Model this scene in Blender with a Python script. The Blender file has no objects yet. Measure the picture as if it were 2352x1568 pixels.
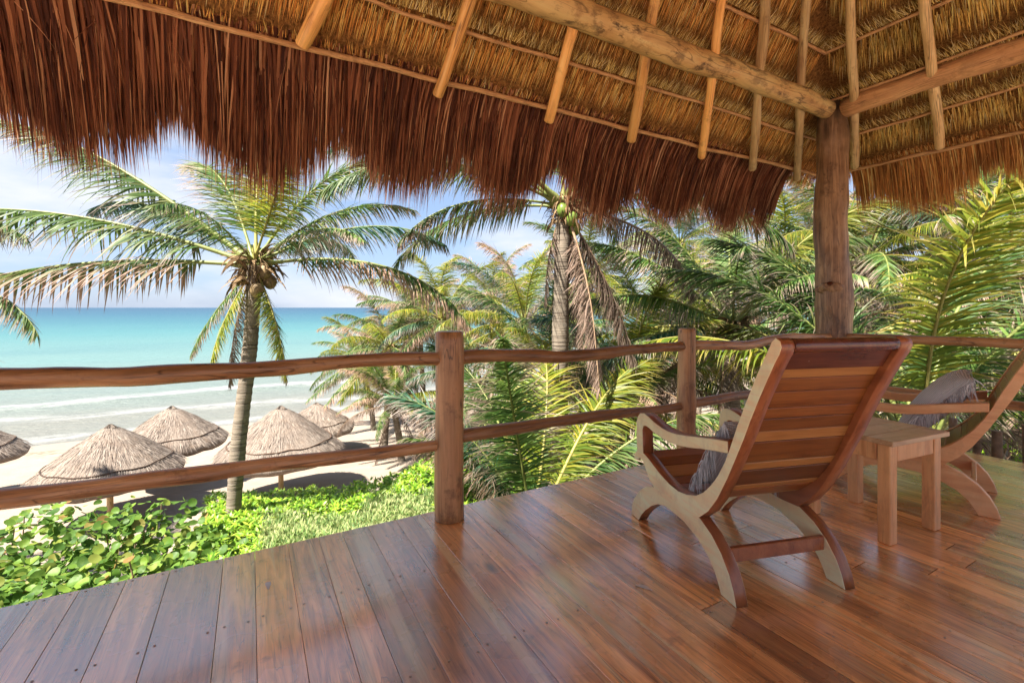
import bpy, math, random
import numpy as np
from mathutils import Vector, Matrix, noise

random.seed(7)
rng = np.random.default_rng(7)
SC = bpy.context.scene
COL = SC.collection
R = math.radians

# ------------------------------------------------------------------ camera, light, exposure
YAW = R(29.2)
cam_d = bpy.data.cameras.new('camera')
cam = bpy.data.objects.new('camera', cam_d)
COL.objects.link(cam)
cam.location = (0, 0, 1.15)
cam.rotation_euler = (R(90), 0, -YAW)
cam_d.sensor_width = 36
cam_d.lens = 36 * 1076 / 2352
cam_d.shift_y = -78 / 2352
cam_d.clip_start = 0.05
cam_d.clip_end = 20000
SC.camera = cam
FW = Vector((math.sin(YAW), math.cos(YAW), 0))
RT = Vector((math.cos(YAW), -math.sin(YAW), 0))

SUN_EL = R(57)
SUN_FROM = Vector((-0.96, -0.27, 0)).normalized()
sun_d = bpy.data.lights.new('sun', 'SUN')
sun_d.energy = 2.55
sun_d.angle = R(0.5)
sun_d.color = (1.0, 0.93, 0.82)
sun = bpy.data.objects.new('sun', sun_d)
COL.objects.link(sun)
ray = -(SUN_FROM * math.cos(SUN_EL) + Vector((0, 0, math.sin(SUN_EL))))
sun.rotation_euler = ray.to_track_quat('-Z', 'Y').to_euler()

world = bpy.data.worlds.new('World')
SC.world = world
world.use_nodes = True
wn, wl = world.node_tree.nodes, world.node_tree.links
wn.clear()
w_out = wn.new('ShaderNodeOutputWorld')
w_bg = wn.new('ShaderNodeBackground')
w_bg.inputs['Strength'].default_value = 0.05
sky = wn.new('ShaderNodeTexSky')
sky.sky_type = 'NISHITA'
sky.sun_disc = False
sky.sun_elevation = SUN_EL
sky.sun_rotation = math.atan2(SUN_FROM.x, SUN_FROM.y)
sky.air_density = 1.0
sky.dust_density = 0.6
sky.ozone_density = 1.5
tc = wn.new('ShaderNodeTexCoord')
mp = wn.new('ShaderNodeMapping')
mp.inputs['Scale'].default_value = (1.0, 1.0, 3.2)
mp.inputs['Location'].default_value = (0.35, 0.1, 0.2)
nz = wn.new('ShaderNodeTexNoise')
nz.inputs['Scale'].default_value = 2.2
nz.inputs['Detail'].default_value = 7
nz.inputs['Roughness'].default_value = 0.55
cr = wn.new('ShaderNodeValToRGB')
cr.color_ramp.elements[0].position = 0.45
cr.color_ramp.elements[1].position = 0.64
mx = wn.new('ShaderNodeMix')
mx.data_type = 'RGBA'
mx.inputs['B'].default_value = (2.25, 2.35, 2.6, 1)
wl.new(tc.outputs['Generated'], mp.inputs['Vector'])
wl.new(mp.outputs['Vector'], nz.inputs['Vector'])
wl.new(nz.outputs['Fac'], cr.inputs['Fac'])
wl.new(cr.outputs['Color'], mx.inputs['Factor'])
hz = wn.new('ShaderNodeMix'); hz.data_type = 'RGBA'
hz.inputs['Factor'].default_value = 0.82
hz.inputs['B'].default_value = (0.80, 1.12, 1.80, 1)
wl.new(sky.outputs['Color'], hz.inputs['A'])
wl.new(hz.outputs['Result'], mx.inputs['A'])
wl.new(mx.outputs['Result'], w_bg.inputs['Color'])
wl.new(w_bg.outputs['Background'], w_out.inputs['Surface'])

SC.view_settings.view_transform = 'Standard'
SC.view_settings.look = 'None'
SC.view_settings.exposure = 3.08
SC.view_settings.gamma = 1
SC.view_settings.use_curve_mapping = False
SC.render.engine = 'CYCLES'
SC.cycles.max_bounces = 10
SC.cycles.diffuse_bounces = 7
SC.cycles.glossy_bounces = 4
SC.cycles.transmission_bounces = 6
SC.cycles.sample_clamp_indirect = 8
SC.cycles.use_denoising = True

# ------------------------------------------------------------------ helpers
WM = {}

def link(o, parent=None, M=None):
    COL.objects.link(o)
    M = M or Matrix.Identity(4)
    WM[o.name] = M
    if parent is not None:
        o.parent = parent
        o.matrix_local = WM[parent.name].inverted() @ M
    else:
        o.matrix_local = M
    return o

def tag(o, label=None, cat=None, group=None, kind=None):
    if label: o['label'] = label
    if cat: o['category'] = cat
    if group: o['group'] = group
    if kind: o['kind'] = kind
    return o

def empty(name, M, **kw):
    o = bpy.data.objects.new(name, None)
    o.empty_display_size = 0.1
    link(o, None, M)
    return tag(o, **kw)

def T(x, y, z, rz=0.0):
    return Matrix.Translation((x, y, z)) @ Matrix.Rotation(rz, 4, 'Z')

def cam_pt(u, d, z=0.0):
    """plan position from a lateral ratio and a forward distance"""
    p = FW * d + RT * ((u - 1176) / 1076 * d)
    return Vector((p.x, p.y, z))

def np_mesh(name, V, F, mats, uv=None, smooth=False, midx=None):
    """V (n,3), F (m,3) triangles"""
    me = bpy.data.meshes.new(name)
    V = np.asarray(V, np.float32); F = np.asarray(F, np.int32)
    me.vertices.add(len(V)); me.vertices.foreach_set('co', V.ravel())
    me.loops.add(F.size); me.loops.foreach_set('vertex_index', F.ravel())
    me.polygons.add(len(F))
    me.polygons.foreach_set('loop_start', np.arange(0, F.size, 3, dtype=np.int32))
    me.polygons.foreach_set('loop_total', np.full(len(F), 3, np.int32))
    if smooth: me.polygons.foreach_set('use_smooth', np.ones(len(F), bool))
    if midx is not None: me.polygons.foreach_set('material_index', np.asarray(midx, np.int32))
    if uv is not None:
        l = me.uv_layers.new(name='UVMap')
        l.data.foreach_set('uv', np.asarray(uv, np.float32)[F.ravel()].ravel())
    for m in (mats if isinstance(mats, (list, tuple)) else [mats]): me.materials.append(m)
    me.update()
    me.validate()
    return me

def py_mesh(name, V, F, mats, smooth=False, midx=None, smooth_n=None):
    me = bpy.data.meshes.new(name)
    me.from_pydata([tuple(v) for v in V], [], F)
    for m in (mats if isinstance(mats, (list, tuple)) else [mats]): me.materials.append(m)
    if smooth:
        for i, p in enumerate(me.polygons):
            p.use_smooth = True if smooth_n is None else i < smooth_n
    if midx is not None:
        me.polygons.foreach_set('material_index', midx)
    me.update()
    return me

def unit(a):
    return a / np.maximum(np.linalg.norm(a, axis=-1, keepdims=True), 1e-9)

def blades(P0, D, S, L, W, bend, nseg=2, u=None, tip=0.0):
    """tapered strips. bend: how strongly the direction turns down towards the tip"""
    P0 = np.asarray(P0, float); n = len(P0)
    D = unit(np.asarray(D, float)); S = unit(np.asarray(S, float))
    L = np.broadcast_to(L, (n,)); W = np.broadcast_to(W, (n,)); bend = np.broadcast_to(bend, (n,))
    G = np.array([0, 0, -1.0])
    k = 2 * nseg + 1
    V = np.zeros((n, k, 3)); UV = np.zeros((n, k, 2))
    if u is None: u = rng.random(n)
    p = P0.copy()
    for j in range(nseg):
        w = W * (1 - (j / nseg) ** 1.6) * (0.75 if j == 0 else 1)
        V[:, 2*j] = p - S * w[:, None] / 2
        V[:, 2*j+1] = p + S * w[:, None] / 2
        UV[:, 2*j:2*j+2, 1] = j / nseg
        d = unit(D + G * (bend * (j + 0.4) / nseg)[:, None])
        p = p + d * (L / nseg)[:, None]
    V[:, -1] = p
    UV[:, -1, 1] = 1
    UV[:, :, 0] = u[:, None]
    f = []
    for j in range(nseg - 1):
        a = 2 * j
        f += [(a, a+1, a+3), (a, a+3, a+2)]
    a = 2 * (nseg - 1)
    f.append((a, a+1, a+2))
    f = np.array(f)
    F = (f[None] + (np.arange(n) * k)[:, None, None]).reshape(-1, 3)
    return V.reshape(-1, 3), F, UV.reshape(-1, 2)

def join(parts):
    Vs, Fs, Us, off = [], [], [], 0
    for v, f, u in parts:
        Vs.append(v); Fs.append(f + off); Us.append(u); off += len(v)
    return np.concatenate(Vs), np.concatenate(Fs), np.concatenate(Us)

def box_vf(x0, x1, y0, y1, z0, z1, c=0.0):
    V = [(x0,y0,z0),(x1,y0,z0),(x1,y1,z0),(x0,y1,z0),(x0,y0,z1),(x1,y0,z1),(x1,y1,z1),(x0,y1,z1)]
    F = [(0,3,2,1),(4,5,6,7),(0,1,5,4),(1,2,6,5),(2,3,7,6),(3,0,4,7)]
    return V, F

def bevel_box(name, sx, sy, sz, mat, b=0.004):
    """box centred on origin with chamfered edges along its whole length"""
    import bmesh
    bm = bmesh.new()
    bmesh.ops.create_cube(bm, size=1.0)
    bmesh.ops.scale(bm, vec=(sx, sy, sz), verts=bm.verts)
    bmesh.ops.bevel(bm, geom=bm.edges[:], offset=b, segments=1, affect='EDGES')
    me = bpy.data.meshes.new(name)
    bm.to_mesh(me); bm.free()
    me.materials.append(mat)
    return me

def tube_data(pts, rad, n=10, rough=0.0, seed=0, cap=True, squash=1.0):
    """tube along pts; returns V, F, number of side faces"""
    V, F = [], []
    pts = [Vector(p) for p in pts]
    m = len(pts)
    ref = Vector((0.013, 0.02, 1))
    t0 = (pts[-1] - pts[0]).normalized()
    if abs(t0.z) > 0.9: ref = Vector((1, 0.01, 0.02))
    for i, p in enumerate(pts):
        t = (pts[min(i+1, m-1)] - pts[max(i-1, 0)]).normalized()
        a = t.cross(ref).normalized(); b = t.cross(a).normalized()
        r = rad[i] if hasattr(rad, '__len__') else rad
        for k in range(n):
            an = 2 * math.pi * k / n
            rr = r
            if rough:
                rr *= 1 + rough * noise.noise(Vector((math.cos(an) * 1.3 + seed * 7.1, math.sin(an) * 1.3, i * 0.45 + seed)))
            V.append(p + a * math.cos(an) * rr + b * math.sin(an) * rr * squash)
    for i in range(m - 1):
        for k in range(n):
            F.append((i*n + k, i*n + (k+1) % n, (i+1)*n + (k+1) % n, (i+1)*n + k))
    ns = len(F)
    if cap:
        F.append(tuple(reversed(range(n)))); F.append(tuple(range((m-1)*n, m*n)))
    return V, F, ns

def log(name, p0, p1, r0, r1, mat, parent, wob=0.015, seg=14, n=12, rough=0.12, seed=0, bulge=None, squash=1.0, kinks=0.0, M=None):
    """a peeled branch: its mesh runs along local +Z"""
    p0, p1 = Vector(p0), Vector(p1)
    if M is not None: p0, p1 = M @ p0, M @ p1
    L = (p1 - p0).length
    pts, rad = [], []
    for i in range(seg + 1):
        t = i / seg
        e = math.sin(math.pi * t) ** 0.5 if 0 < t < 1 else 0
        dx = noise.noise(Vector((t * L * 1.1 + seed * 3.3, 1.7, seed))) * wob * 2 * e
        dy = noise.noise(Vector((t * L * 1.1 + seed * 3.3, 9.7, seed))) * wob * 2 * e
        if kinks:
            dy += kinks * noise.noise(Vector((t * L * 3.1, seed, 4.2))) * e
            dx += kinks * noise.noise(Vector((t * L * 3.1, seed, 8.2))) * e
        r = r0 + (r1 - r0) * t
        r *= 1 + rough * 0.8 * noise.noise(Vector((t * L * 2.6, seed * 1.9, 3)))
        if bulge:
            for bt, ba, bw in bulge: r *= 1 + ba * math.exp(-((t - bt) / bw) ** 2)
        pts.append((dx, dy, t * L)); rad.append(r)
    # rounded ends
    e0 = (pts[0][0], pts[0][1], 0.0); e1 = (pts[-1][0], pts[-1][1], L)
    pts = [e0, (e0[0], e0[1], 0.006)] + pts[1:-1] + [(e1[0], e1[1], L - 0.006), e1]
    rad = [rad[0] * 0.9, rad[0]] + rad[1:-1] + [rad[-1], rad[-1] * 0.9]
    V, F, ns = tube_data(pts, rad, n, rough * 0.7, seed, True, squash)
    me = py_mesh(name, V, F, mat, True, smooth_n=ns)
    z = (p1 - p0).normalized()
    q = z.to_track_quat('Z', 'Y')
    o = bpy.data.objects.new(name, me)
    return link(o, parent, Matrix.Translation(p0) @ q.to_matrix().to_4x4())

# ------------------------------------------------------------------ materials
class NT:
    def __init__(self, name):
        self.m = bpy.data.materials.new(name)
        self.m.use_nodes = True
        self.t = self.m.node_tree
        self.t.nodes.clear()
        self.out = self.t.nodes.new('ShaderNodeOutputMaterial')
    def n(self, typ, **kw):
        nd = self.t.nodes.new('ShaderNode' + typ)
        for k, v in kw.items():
            if k in ('i',):
                for kk, vv in v.items():
                    nd.inputs[kk].default_value = vv
            else: setattr(nd, k, v)
        return nd
    def l(self, a, b): self.t.links.new(a, b)
    def val(self, nd, key, x):
        if hasattr(x, 'is_output') or isinstance(x, bpy.types.NodeSocket): self.l(x, nd.inputs[key])
        else: nd.inputs[key].default_value = x
    def mix(self, a, b, f, mode='MIX'):
        nd = self.n('Mix', data_type='RGBA', blend_type=mode)
        for k, x in (('Factor', f), ('A', a), ('B', b)):
            if isinstance(x, tuple) and len(x) == 3: x = (*x, 1)
            self.val(nd, k, x)
        return nd.outputs['Result']
    def noise(self, vec, scale, detail=4, rough=0.55, dist=0.0):
        nd = self.n('TexNoise', i={'Scale': scale, 'Detail': detail, 'Roughness': rough, 'Distortion': dist})
        if vec is not None: self.l(vec, nd.inputs['Vector'])
        return nd.outputs['Fac']
    def ramp(self, f, stops, interp='LINEAR'):
        nd = self.n('ValToRGB'); r = nd.color_ramp; r.interpolation = interp
        while len(r.elements) < len(stops): r.elements.new(0.5)
        for e, (p, c) in zip(r.elements, stops):
            e.position = p
            e.color = (*c, 1) if isinstance(c, tuple) else (c, c, c, 1)
        self.l(f, nd.inputs['Fac'])
        return nd.outputs['Color']
    def math(self, op, a, b=0.0, c=0.0):
        nd = self.n('Math', operation=op)
        self.val(nd, 0, a); self.val(nd, 1, b); self.val(nd, 2, c)
        return nd.outputs[0]
    def vmath(self, op, a, b):
        nd = self.n('VectorMath', operation=op)
        self.val(nd, 0, a); self.val(nd, 1, b)
        return nd.outputs[0]
    def mapping(self, vec, scale=(1,1,1), loc=(0,0,0)):
        nd = self.n('Mapping'); self.l(vec, nd.inputs['Vector'])
        nd.inputs['Scale'].default_value = scale; nd.inputs['Location'].default_value = loc
        return nd.outputs['Vector']
    def bump(self, h, strength, dist=0.01, normal=None):
        nd = self.n('Bump', i={'Strength': strength, 'Distance': dist})
        self.l(h, nd.inputs['Height'])
        if normal is not None: self.l(normal, nd.inputs['Normal'])
        return nd.outputs['Normal']
    def bsdf(self, color, rough=0.6, normal=None, spec=0.5, coat=0.0, coat_r=0.1, metallic=0.0):
        nd = self.n('BsdfPrincipled')
        if isinstance(color, tuple): color = (*color, 1) if len(color) == 3 else color
        self.val(nd, 'Base Color', color); self.val(nd, 'Roughness', rough)
        nd.inputs['Specular IOR Level'].default_value = spec
        nd.inputs['Coat Weight'].default_value = coat
        nd.inputs['Coat Roughness'].default_value = coat_r
        nd.inputs['Metallic'].default_value = metallic
        if normal is not None:
            self.l(normal, nd.inputs['Normal'])
        return nd.outputs[0]
    def done(self, sh):
        self.l(sh, self.out.inputs['Surface']); return self.m

def rand_vec(t, k=37.0):
    oi = t.n('ObjectInfo')
    cb = t.n('CombineXYZ')
    a = t.math('MULTIPLY', oi.outputs['Random'], k)
    for i in range(3): t.l(a, cb.inputs[i])
    return oi.outputs['Random'], cb.outputs[0]

def wood(name, c_dark, c_mid, c_light, rough=0.4, stretch=(9, 9, 0.8), scale=1.0, bump=0.25, coat=0.0, knots=0.5, mottle=0.0, mottle_c=(0.1,0.05,0.02), var=0.25, spec=0.4):
    g_ = {'cream_chair_wood': 1.4, 'tan_chair_wood': 1.3, 'worn_table_wood': 1.15, 'table_leg_wood': 1.25, 'dark_varnished_trunk': 1.05, 'varnished_pole': 1.4, 'red_brown_chair_wood': 1.2, 'dark_maroon_wood': 1.1}.get(name, 0.95 if 'slat' in name else 1.5)
    c_dark, c_mid, c_light = [tuple(min(0.82, x * g_) for x in c_) for c_ in (c_dark, c_mid, c_light)]
    t = NT(name)
    tc_ = t.n('TexCoord')
    rnd, rv = rand_vec(t)
    v = t.vmath('ADD', tc_.outputs['Object'], rv)
    st = t.mapping(v, tuple(s * scale for s in stretch))
    g1 = t.noise(st, 2.2, 6, 0.62, 0.6)
    g2 = t.noise(t.mapping(v, tuple(s * scale * (5 if s > 4 else 2.2) for s in stretch)), 2.5, 3, 0.6)
    big = t.noise(v, 2.3 * scale, 3, 0.5)
    c = t.ramp(g1, [(0.28, c_dark), (0.48, c_mid), (0.72, c_light)])
    c = t.mix(c, t.mix(c, c_dark, 0.75), t.ramp(g2, [(0.56, 0.0), (0.72, 1.0)]))
    c = t.mix(c, c_light, t.math('MULTIPLY', t.ramp(big, [(0.45, 0.0), (0.7, 1.0)]), 0.45))
    if bump >= 0.25:
        ck = t.noise(t.mapping(v, tuple(s * scale * (1.6 if s > 4 else 0.9) for s in stretch)), 1.0, 2, 0.5, 1.0)
        c = t.mix(c, tuple(x * 0.35 for x in c_dark), t.ramp(ck, [(0.485, 0.0), (0.498, 0.8), (0.512, 0.0)]))
        sc_ = t.noise(v, 5.5, 5, 0.75)
        c = t.mix(c, tuple(x * 0.8 for x in c_dark), t.math('MULTIPLY', t.ramp(sc_, [(0.56, 0.0), (0.66, 1.0)]), 0.55))
    if knots:
        vo = t.n('TexVoronoi', i={'Scale': 1.5 * scale, 'Randomness': 1.0})
        t.l(t.mapping(v, (1.6, 1.6, 0.9) if stretch[2] < 2 else (1.6, 0.9, 1.6)), vo.inputs['Vector'])
        k = t.ramp(vo.outputs['Distance'], [(0.03, 1.0), (0.09, 0.0)])
        c = t.mix(c, tuple(x * 0.3 for x in c_dark), t.math('MULTIPLY', k, knots))
    if mottle:
        mo = t.noise(t.mapping(v, (1, 1, 0.45)), 14, 5, 0.7)
        mo2 = t.noise(v, 3.5, 3, 0.6)
        f = t.math('MULTIPLY', t.ramp(mo, [(0.5, 0.0), (0.6, 1.0)]), t.ramp(mo2, [(0.35, 0.25), (0.65, 1.0)]))
        c = t.mix(c, mottle_c, t.math('MULTIPLY', f, mottle))
    hs = t.n('HueSaturation')
    t.l(c, hs.inputs['Color'])
    t.l(t.math('MULTIPLY_ADD', rnd, var * 2, 1 - var), hs.inputs['Value'])
    c = hs.outputs['Color']
    h = t.math('ADD', t.math('MULTIPLY', g2, 0.6), g1)
    nrm = t.bump(h, bump, 0.006)
    rr = t.math('MULTIPLY_ADD', big, 0.25, rough - 0.1)
    return t.done(t.bsdf(c, rr, nrm, spec, coat, 0.18))

def deck_material():
    t = NT('varnished_deck_wood')
    ge = t.n('NewGeometry')
    rnd, rv = rand_vec(t, 53.0)
    v = t.vmath('ADD', ge.outputs['Position'], rv)
    st = t.mapping(v, (11, 0.9, 11))
    g = t.noise(st, 1.7, 7, 0.62, 1.2)
    fine = t.noise(t.mapping(v, (95, 3.5, 40)), 1.6, 3, 0.6)
    streak = t.noise(t.mapping(v, (9, 0.35, 5)), 1.1, 3, 0.5, 0.6)
    c = t.ramp(g, [(0.25, (0.085, 0.030, 0.010)), (0.40, (0.25, 0.108, 0.034)), (0.55, (0.40, 0.195, 0.066)), (0.75, (0.54, 0.31, 0.125))])
    c2 = t.ramp(g, [(0.3, (0.075, 0.034, 0.015)), (0.6, (0.21, 0.10, 0.04)), (0.8, (0.33, 0.18, 0.075))])
    c = t.mix(c, c2, t.ramp(rnd, [(0.3, 0.0), (0.9, 1.0)]))
    # pale olive sapwood streaks
    c = t.mix(c, (0.33, 0.25, 0.13), t.math('MULTIPLY', t.ramp(streak, [(0.57, 0.0), (0.64, 1.0)]), 0.72))
    # dark lines along the grain
    c = t.mix(c, (0.035, 0.014, 0.008), t.math('MULTIPLY', t.ramp(fine, [(0.55, 0.0), (0.72, 1.0)]), 0.5))
    line = t.noise(t.mapping(v, (14, 0.5, 5)), 1.0, 2, 0.5, 1.5)
    c = t.mix(c, (0.05, 0.022, 0.014), t.ramp(line, [(0.495, 0.0), (0.5, 0.75), (0.506, 0.0)]))
    vo = t.n('TexVoronoi', i={'Scale': 1.0})
    t.l(t.mapping(v, (4.2, 1.6, 1)), vo.inputs['Vector'])
    c = t.mix(c, (0.03, 0.012, 0.008), t.math('MULTIPLY', t.ramp(vo.outputs['Distance'], [(0.03, 1.0), (0.11, 0.0)]), 0.8))
    sm = t.noise(ge.outputs['Position'], 2.4, 4, 0.6)
    sm2 = t.noise(ge.outputs['Position'], 9, 4, 0.65)
    c = t.mix(c, (0.06, 0.024, 0.012), t.math('MULTIPLY', t.ramp(sm2, [(0.60, 0.0), (0.72, 1.0)]), 0.5))
    hs = t.n('HueSaturation')
    t.l(c, hs.inputs['Color'])
    hs.inputs['Saturation'].default_value = 1.0
    t.l(t.math('MULTIPLY_ADD', t.math('FRACT', t.math('MULTIPLY', rnd, 7.3)), 0.9, 2.25), hs.inputs['Value'])
    h = t.math('ADD', t.math('MULTIPLY', g, 0.5), t.math('MULTIPLY', sm2, 0.5))
    nrm = t.bump(t.math('MULTIPLY_ADD', fine, 0.25, h), 0.16, 0.004)
    # cupping: each board reflects a little differently
    low = t.bump(t.noise(t.mapping(v, (6, 0.7, 1)), 1.2, 2, 0.5), 0.35, 0.012, nrm)
    rr = t.math('MULTIPLY_ADD', sm, 0.28, 0.13)
    nd = t.n('BsdfPrincipled')
    t.l(hs.outputs['Color'], nd.inputs['Base Color']); t.l(rr, nd.inputs['Roughness']); t.l(low, nd.inputs['Normal'])
    nd.inputs['Specular IOR Level'].default_value = 1.0
    nd.inputs['Coat IOR'].default_value = 2.8
    nd.inputs['Coat Weight'].default_value = 1.0
    nd.inputs['Coat Roughness'].default_value = 0.2
    t.l(low, nd.inputs['Coat Normal'])
    return t.done(nd.outputs[0])

def grass_material(name, cols, trans=0.35, patch=None, rough=0.7):
    if 'thatch' in name and 'weathered' not in name: k_ = 1.55 if 'red' in name else 1.75; cols = [(p_, (min(.9, c_[0] * k_), min(.8, c_[1] * k_ * .93), min(.6, c_[2] * k_ * .82))) for p_, c_ in cols]
    """dry grass: a colour per strand"""
    t = NT(name)
    ge = t.n('NewGeometry')
    c = t.ramp(ge.outputs['Random Per Island'], cols)
    nz_ = t.noise(ge.outputs['Position'], 3.5, 4, 0.6)
    if patch: c = t.mix(c, patch, t.math('MULTIPLY', t.ramp(nz_, [(0.5, 0.0), (0.7, 1.0)]), 0.5))
    b = t.bsdf(c, rough, None, 0.25)
    tr = t.n('BsdfTranslucent'); t.l(c, tr.inputs['Color'])
    ms = t.n('MixShader', i={'Fac': trans}); t.l(b, ms.inputs[1]); t.l(tr.outputs[0], ms.inputs[2])
    return t.done(ms.outputs[0])

def leaf_material(name, base_cols, tip, tip_amt=0.8, trans=0.4, rough=0.45, tip_start=0.55, var=0.3, spec=0.35):
    base_cols = [(p_, tuple(x * 0.80 for x in c_)) for p_, c_ in base_cols]; tip = tuple(x * 0.85 for x in tip)
    t = NT(name)
    ge = t.n('NewGeometry')
    uv = t.n('UVMap'); uv.uv_map = 'UVMap'
    sx = t.n('SeparateXYZ'); t.l(uv.outputs[0], sx.inputs[0])
    rnd, rv = rand_vec(t)
    c = t.ramp(ge.outputs['Random Per Island'], base_cols)
    pos = t.noise(t.vmath('ADD', ge.outputs['Position'], rv), 1.3, 3, 0.6)
    f = t.math('ADD', sx.outputs[1], t.math('MULTIPLY_ADD', ge.outputs['Random Per Island'], 0.5, -0.25))
    f = t.math('ADD', f, t.math('MULTIPLY_ADD', pos, 1.0, -0.5))
    f = t.math('ADD', f, t.math('MULTIPLY_ADD', rnd, 0.3, -0.15))
    f = t.ramp(f, [(tip_start, 0.0), (min(tip_start + 0.35, 1.0), 1.0)])
    c = t.mix(c, tip, t.math('MULTIPLY', f, tip_amt))
    hs = t.n('HueSaturation'); t.l(c, hs.inputs['Color'])
    t.l(t.math('MULTIPLY_ADD', rnd, 2 * var, 1 - var), hs.inputs['Value'])
    c = hs.outputs['Color']
    b = t.bsdf(c, rough, None, spec)
    tr = t.n('BsdfTranslucent')
    tl = t.mix(c, (1.0, 0.95, 0.35), 0.35, 'MULTIPLY')
    g = t.n('Gamma'); g.inputs['Gamma'].default_value = 0.85; t.l(tl, g.inputs['Color'])
    t.l(g.outputs[0], tr.inputs['Color'])
    ms = t.n('MixShader', i={'Fac': trans}); t.l(b, ms.inputs[1]); t.l(tr.outputs[0], ms.inputs[2])
    return t.done(ms.outputs[0])

M_deck = deck_material()
M_under = wood('joist_wood', (0.02, 0.012, 0.008), (0.04, 0.022, 0.014), (0.06, 0.035, 0.02), 0.8)
M_rail = wood('varnished_pole', (0.10, 0.043, 0.017), (0.25, 0.118, 0.048), (0.42, 0.225, 0.10), 0.42, (7, 7, 0.7), 1.2, 0.35, 0.25, 0.5)
M_post = wood('dark_varnished_trunk', (0.045, 0.020, 0.010), (0.17, 0.085, 0.040), (0.42, 0.255, 0.14), 0.42, (9, 9, 0.6), 1.2, 0.9, 0.15, 0.8, 0.35, (0.34, 0.22, 0.15))
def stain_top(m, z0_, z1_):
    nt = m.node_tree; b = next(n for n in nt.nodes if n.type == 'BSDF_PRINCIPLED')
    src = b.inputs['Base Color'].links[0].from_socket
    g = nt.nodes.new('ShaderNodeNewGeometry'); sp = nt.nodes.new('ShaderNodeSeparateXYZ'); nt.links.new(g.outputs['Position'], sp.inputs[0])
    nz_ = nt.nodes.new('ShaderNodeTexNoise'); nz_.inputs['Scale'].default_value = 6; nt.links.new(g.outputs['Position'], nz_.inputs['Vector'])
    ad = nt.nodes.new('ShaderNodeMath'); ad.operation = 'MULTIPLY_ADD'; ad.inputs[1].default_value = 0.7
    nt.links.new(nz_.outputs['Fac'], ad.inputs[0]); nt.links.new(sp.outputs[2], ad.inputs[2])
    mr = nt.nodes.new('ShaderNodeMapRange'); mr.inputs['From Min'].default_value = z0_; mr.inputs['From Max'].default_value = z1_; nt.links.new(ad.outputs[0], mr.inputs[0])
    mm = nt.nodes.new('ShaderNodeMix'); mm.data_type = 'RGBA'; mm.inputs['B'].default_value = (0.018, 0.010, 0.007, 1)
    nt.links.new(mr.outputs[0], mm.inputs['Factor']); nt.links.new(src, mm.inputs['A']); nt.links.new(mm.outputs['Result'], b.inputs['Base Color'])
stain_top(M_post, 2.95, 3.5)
M_beam = wood('mottled_beam', (0.26, 0.13, 0.045), (0.46, 0.27, 0.10), (0.62, 0.42, 0.19), 0.6, (5, 5, 0.9), 1.0, 0.35, 0.05, 0.5, 0.95, (0.10, 0.05, 0.022))
M_beam2 = wood('reddish_beam', (0.20, 0.09, 0.035), (0.38, 0.19, 0.08), (0.5, 0.29, 0.13), 0.6, (8, 8, 0.7), 1.0, 0.4, 0.05, 0.5, 0.4, (0.14, 0.06, 0.025))
M_rafter = wood('orange_rafter', (0.26, 0.11, 0.03), (0.50, 0.245, 0.07), (0.64, 0.36, 0.13), 0.5, (7, 7, 0.6), 1.2, 0.25, 0.1, 0.6)
M_rafter2 = wood('weathered_rafter', (0.22, 0.12, 0.05), (0.42, 0.27, 0.12), (0.6, 0.42, 0.22), 0.6, (7, 7, 0.7), 1.2, 0.3, 0.05, 0.8)
M_purlin = wood('peeled_purlin', (0.18, 0.08, 0.03), (0.34, 0.18, 0.075), (0.46, 0.28, 0.13), 0.6, (30, 30, 4), 1.0, 0.6, 0.0, 0.0, var=0.12)
M_cream = wood('cream_chair_wood', (0.60, 0.38, 0.21), (0.72, 0.48, 0.28), (0.78, 0.57, 0.37), 0.42, (5, 0.9, 6), 1.4, 0.1, 0.15, 0.35, 0.35, (0.50, 0.36, 0.24), var=0.05)
M_pink = wood('tan_chair_wood', (0.46, 0.20, 0.08), (0.58, 0.28, 0.12), (0.68, 0.37, 0.18), 0.42, (5, 0.9, 6), 1.4, 0.1, 0.15, 0.35, 0.2, (0.3, 0.15, 0.08), var=0.05)
M_redw = wood('red_brown_chair_wood', (0.10, 0.028, 0.010), (0.24, 0.07, 0.024), (0.36, 0.13, 0.05), 0.32, (5, 1.0, 3), 1.4, 0.12, 0.4, 0.5, var=0.1)
M_maroon = wood('dark_maroon_wood', (0.045, 0.012, 0.007), (0.085, 0.022, 0.012), (0.15, 0.045, 0.024), 0.22, (0.7, 6, 6), 1.4, 0.08, 0.5, 0.0, var=0.05)
M_slat = [wood('slat_wood_' + n_, a, b, c_, 0.33, (0.6, 9, 9), 1.5, 0.12, 0.12, 0.3, var=0.15) for n_, a, b, c_ in (
    ('brown', (0.12, 0.032, 0.008), (0.24, 0.072, 0.016), (0.33, 0.115, 0.028)),
    ('honey', (0.28, 0.10, 0.025), (0.42, 0.17, 0.045), (0.52, 0.24, 0.075)),
    ('dark', (0.06, 0.018, 0.008), (0.13, 0.042, 0.016), (0.2, 0.07, 0.028)))]
M_table = wood('worn_table_wood', (0.32, 0.17, 0.07), (0.5, 0.3, 0.15), (0.64, 0.42, 0.23), 0.35, (0.8, 9, 9), 1.2, 0.1, 0.25, 0.4, 0.3, (0.22, 0.11, 0.05), var=0.08)
M_tleg = wood('table_leg_wood', (0.46, 0.19, 0.065), (0.62, 0.29, 0.115), (0.70, 0.38, 0.17), 0.4, (9, 9, 0.8), 1.2, 0.1, 0.2, 0.4, 0.3, (0.28, 0.13, 0.06), var=0.08)

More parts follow.
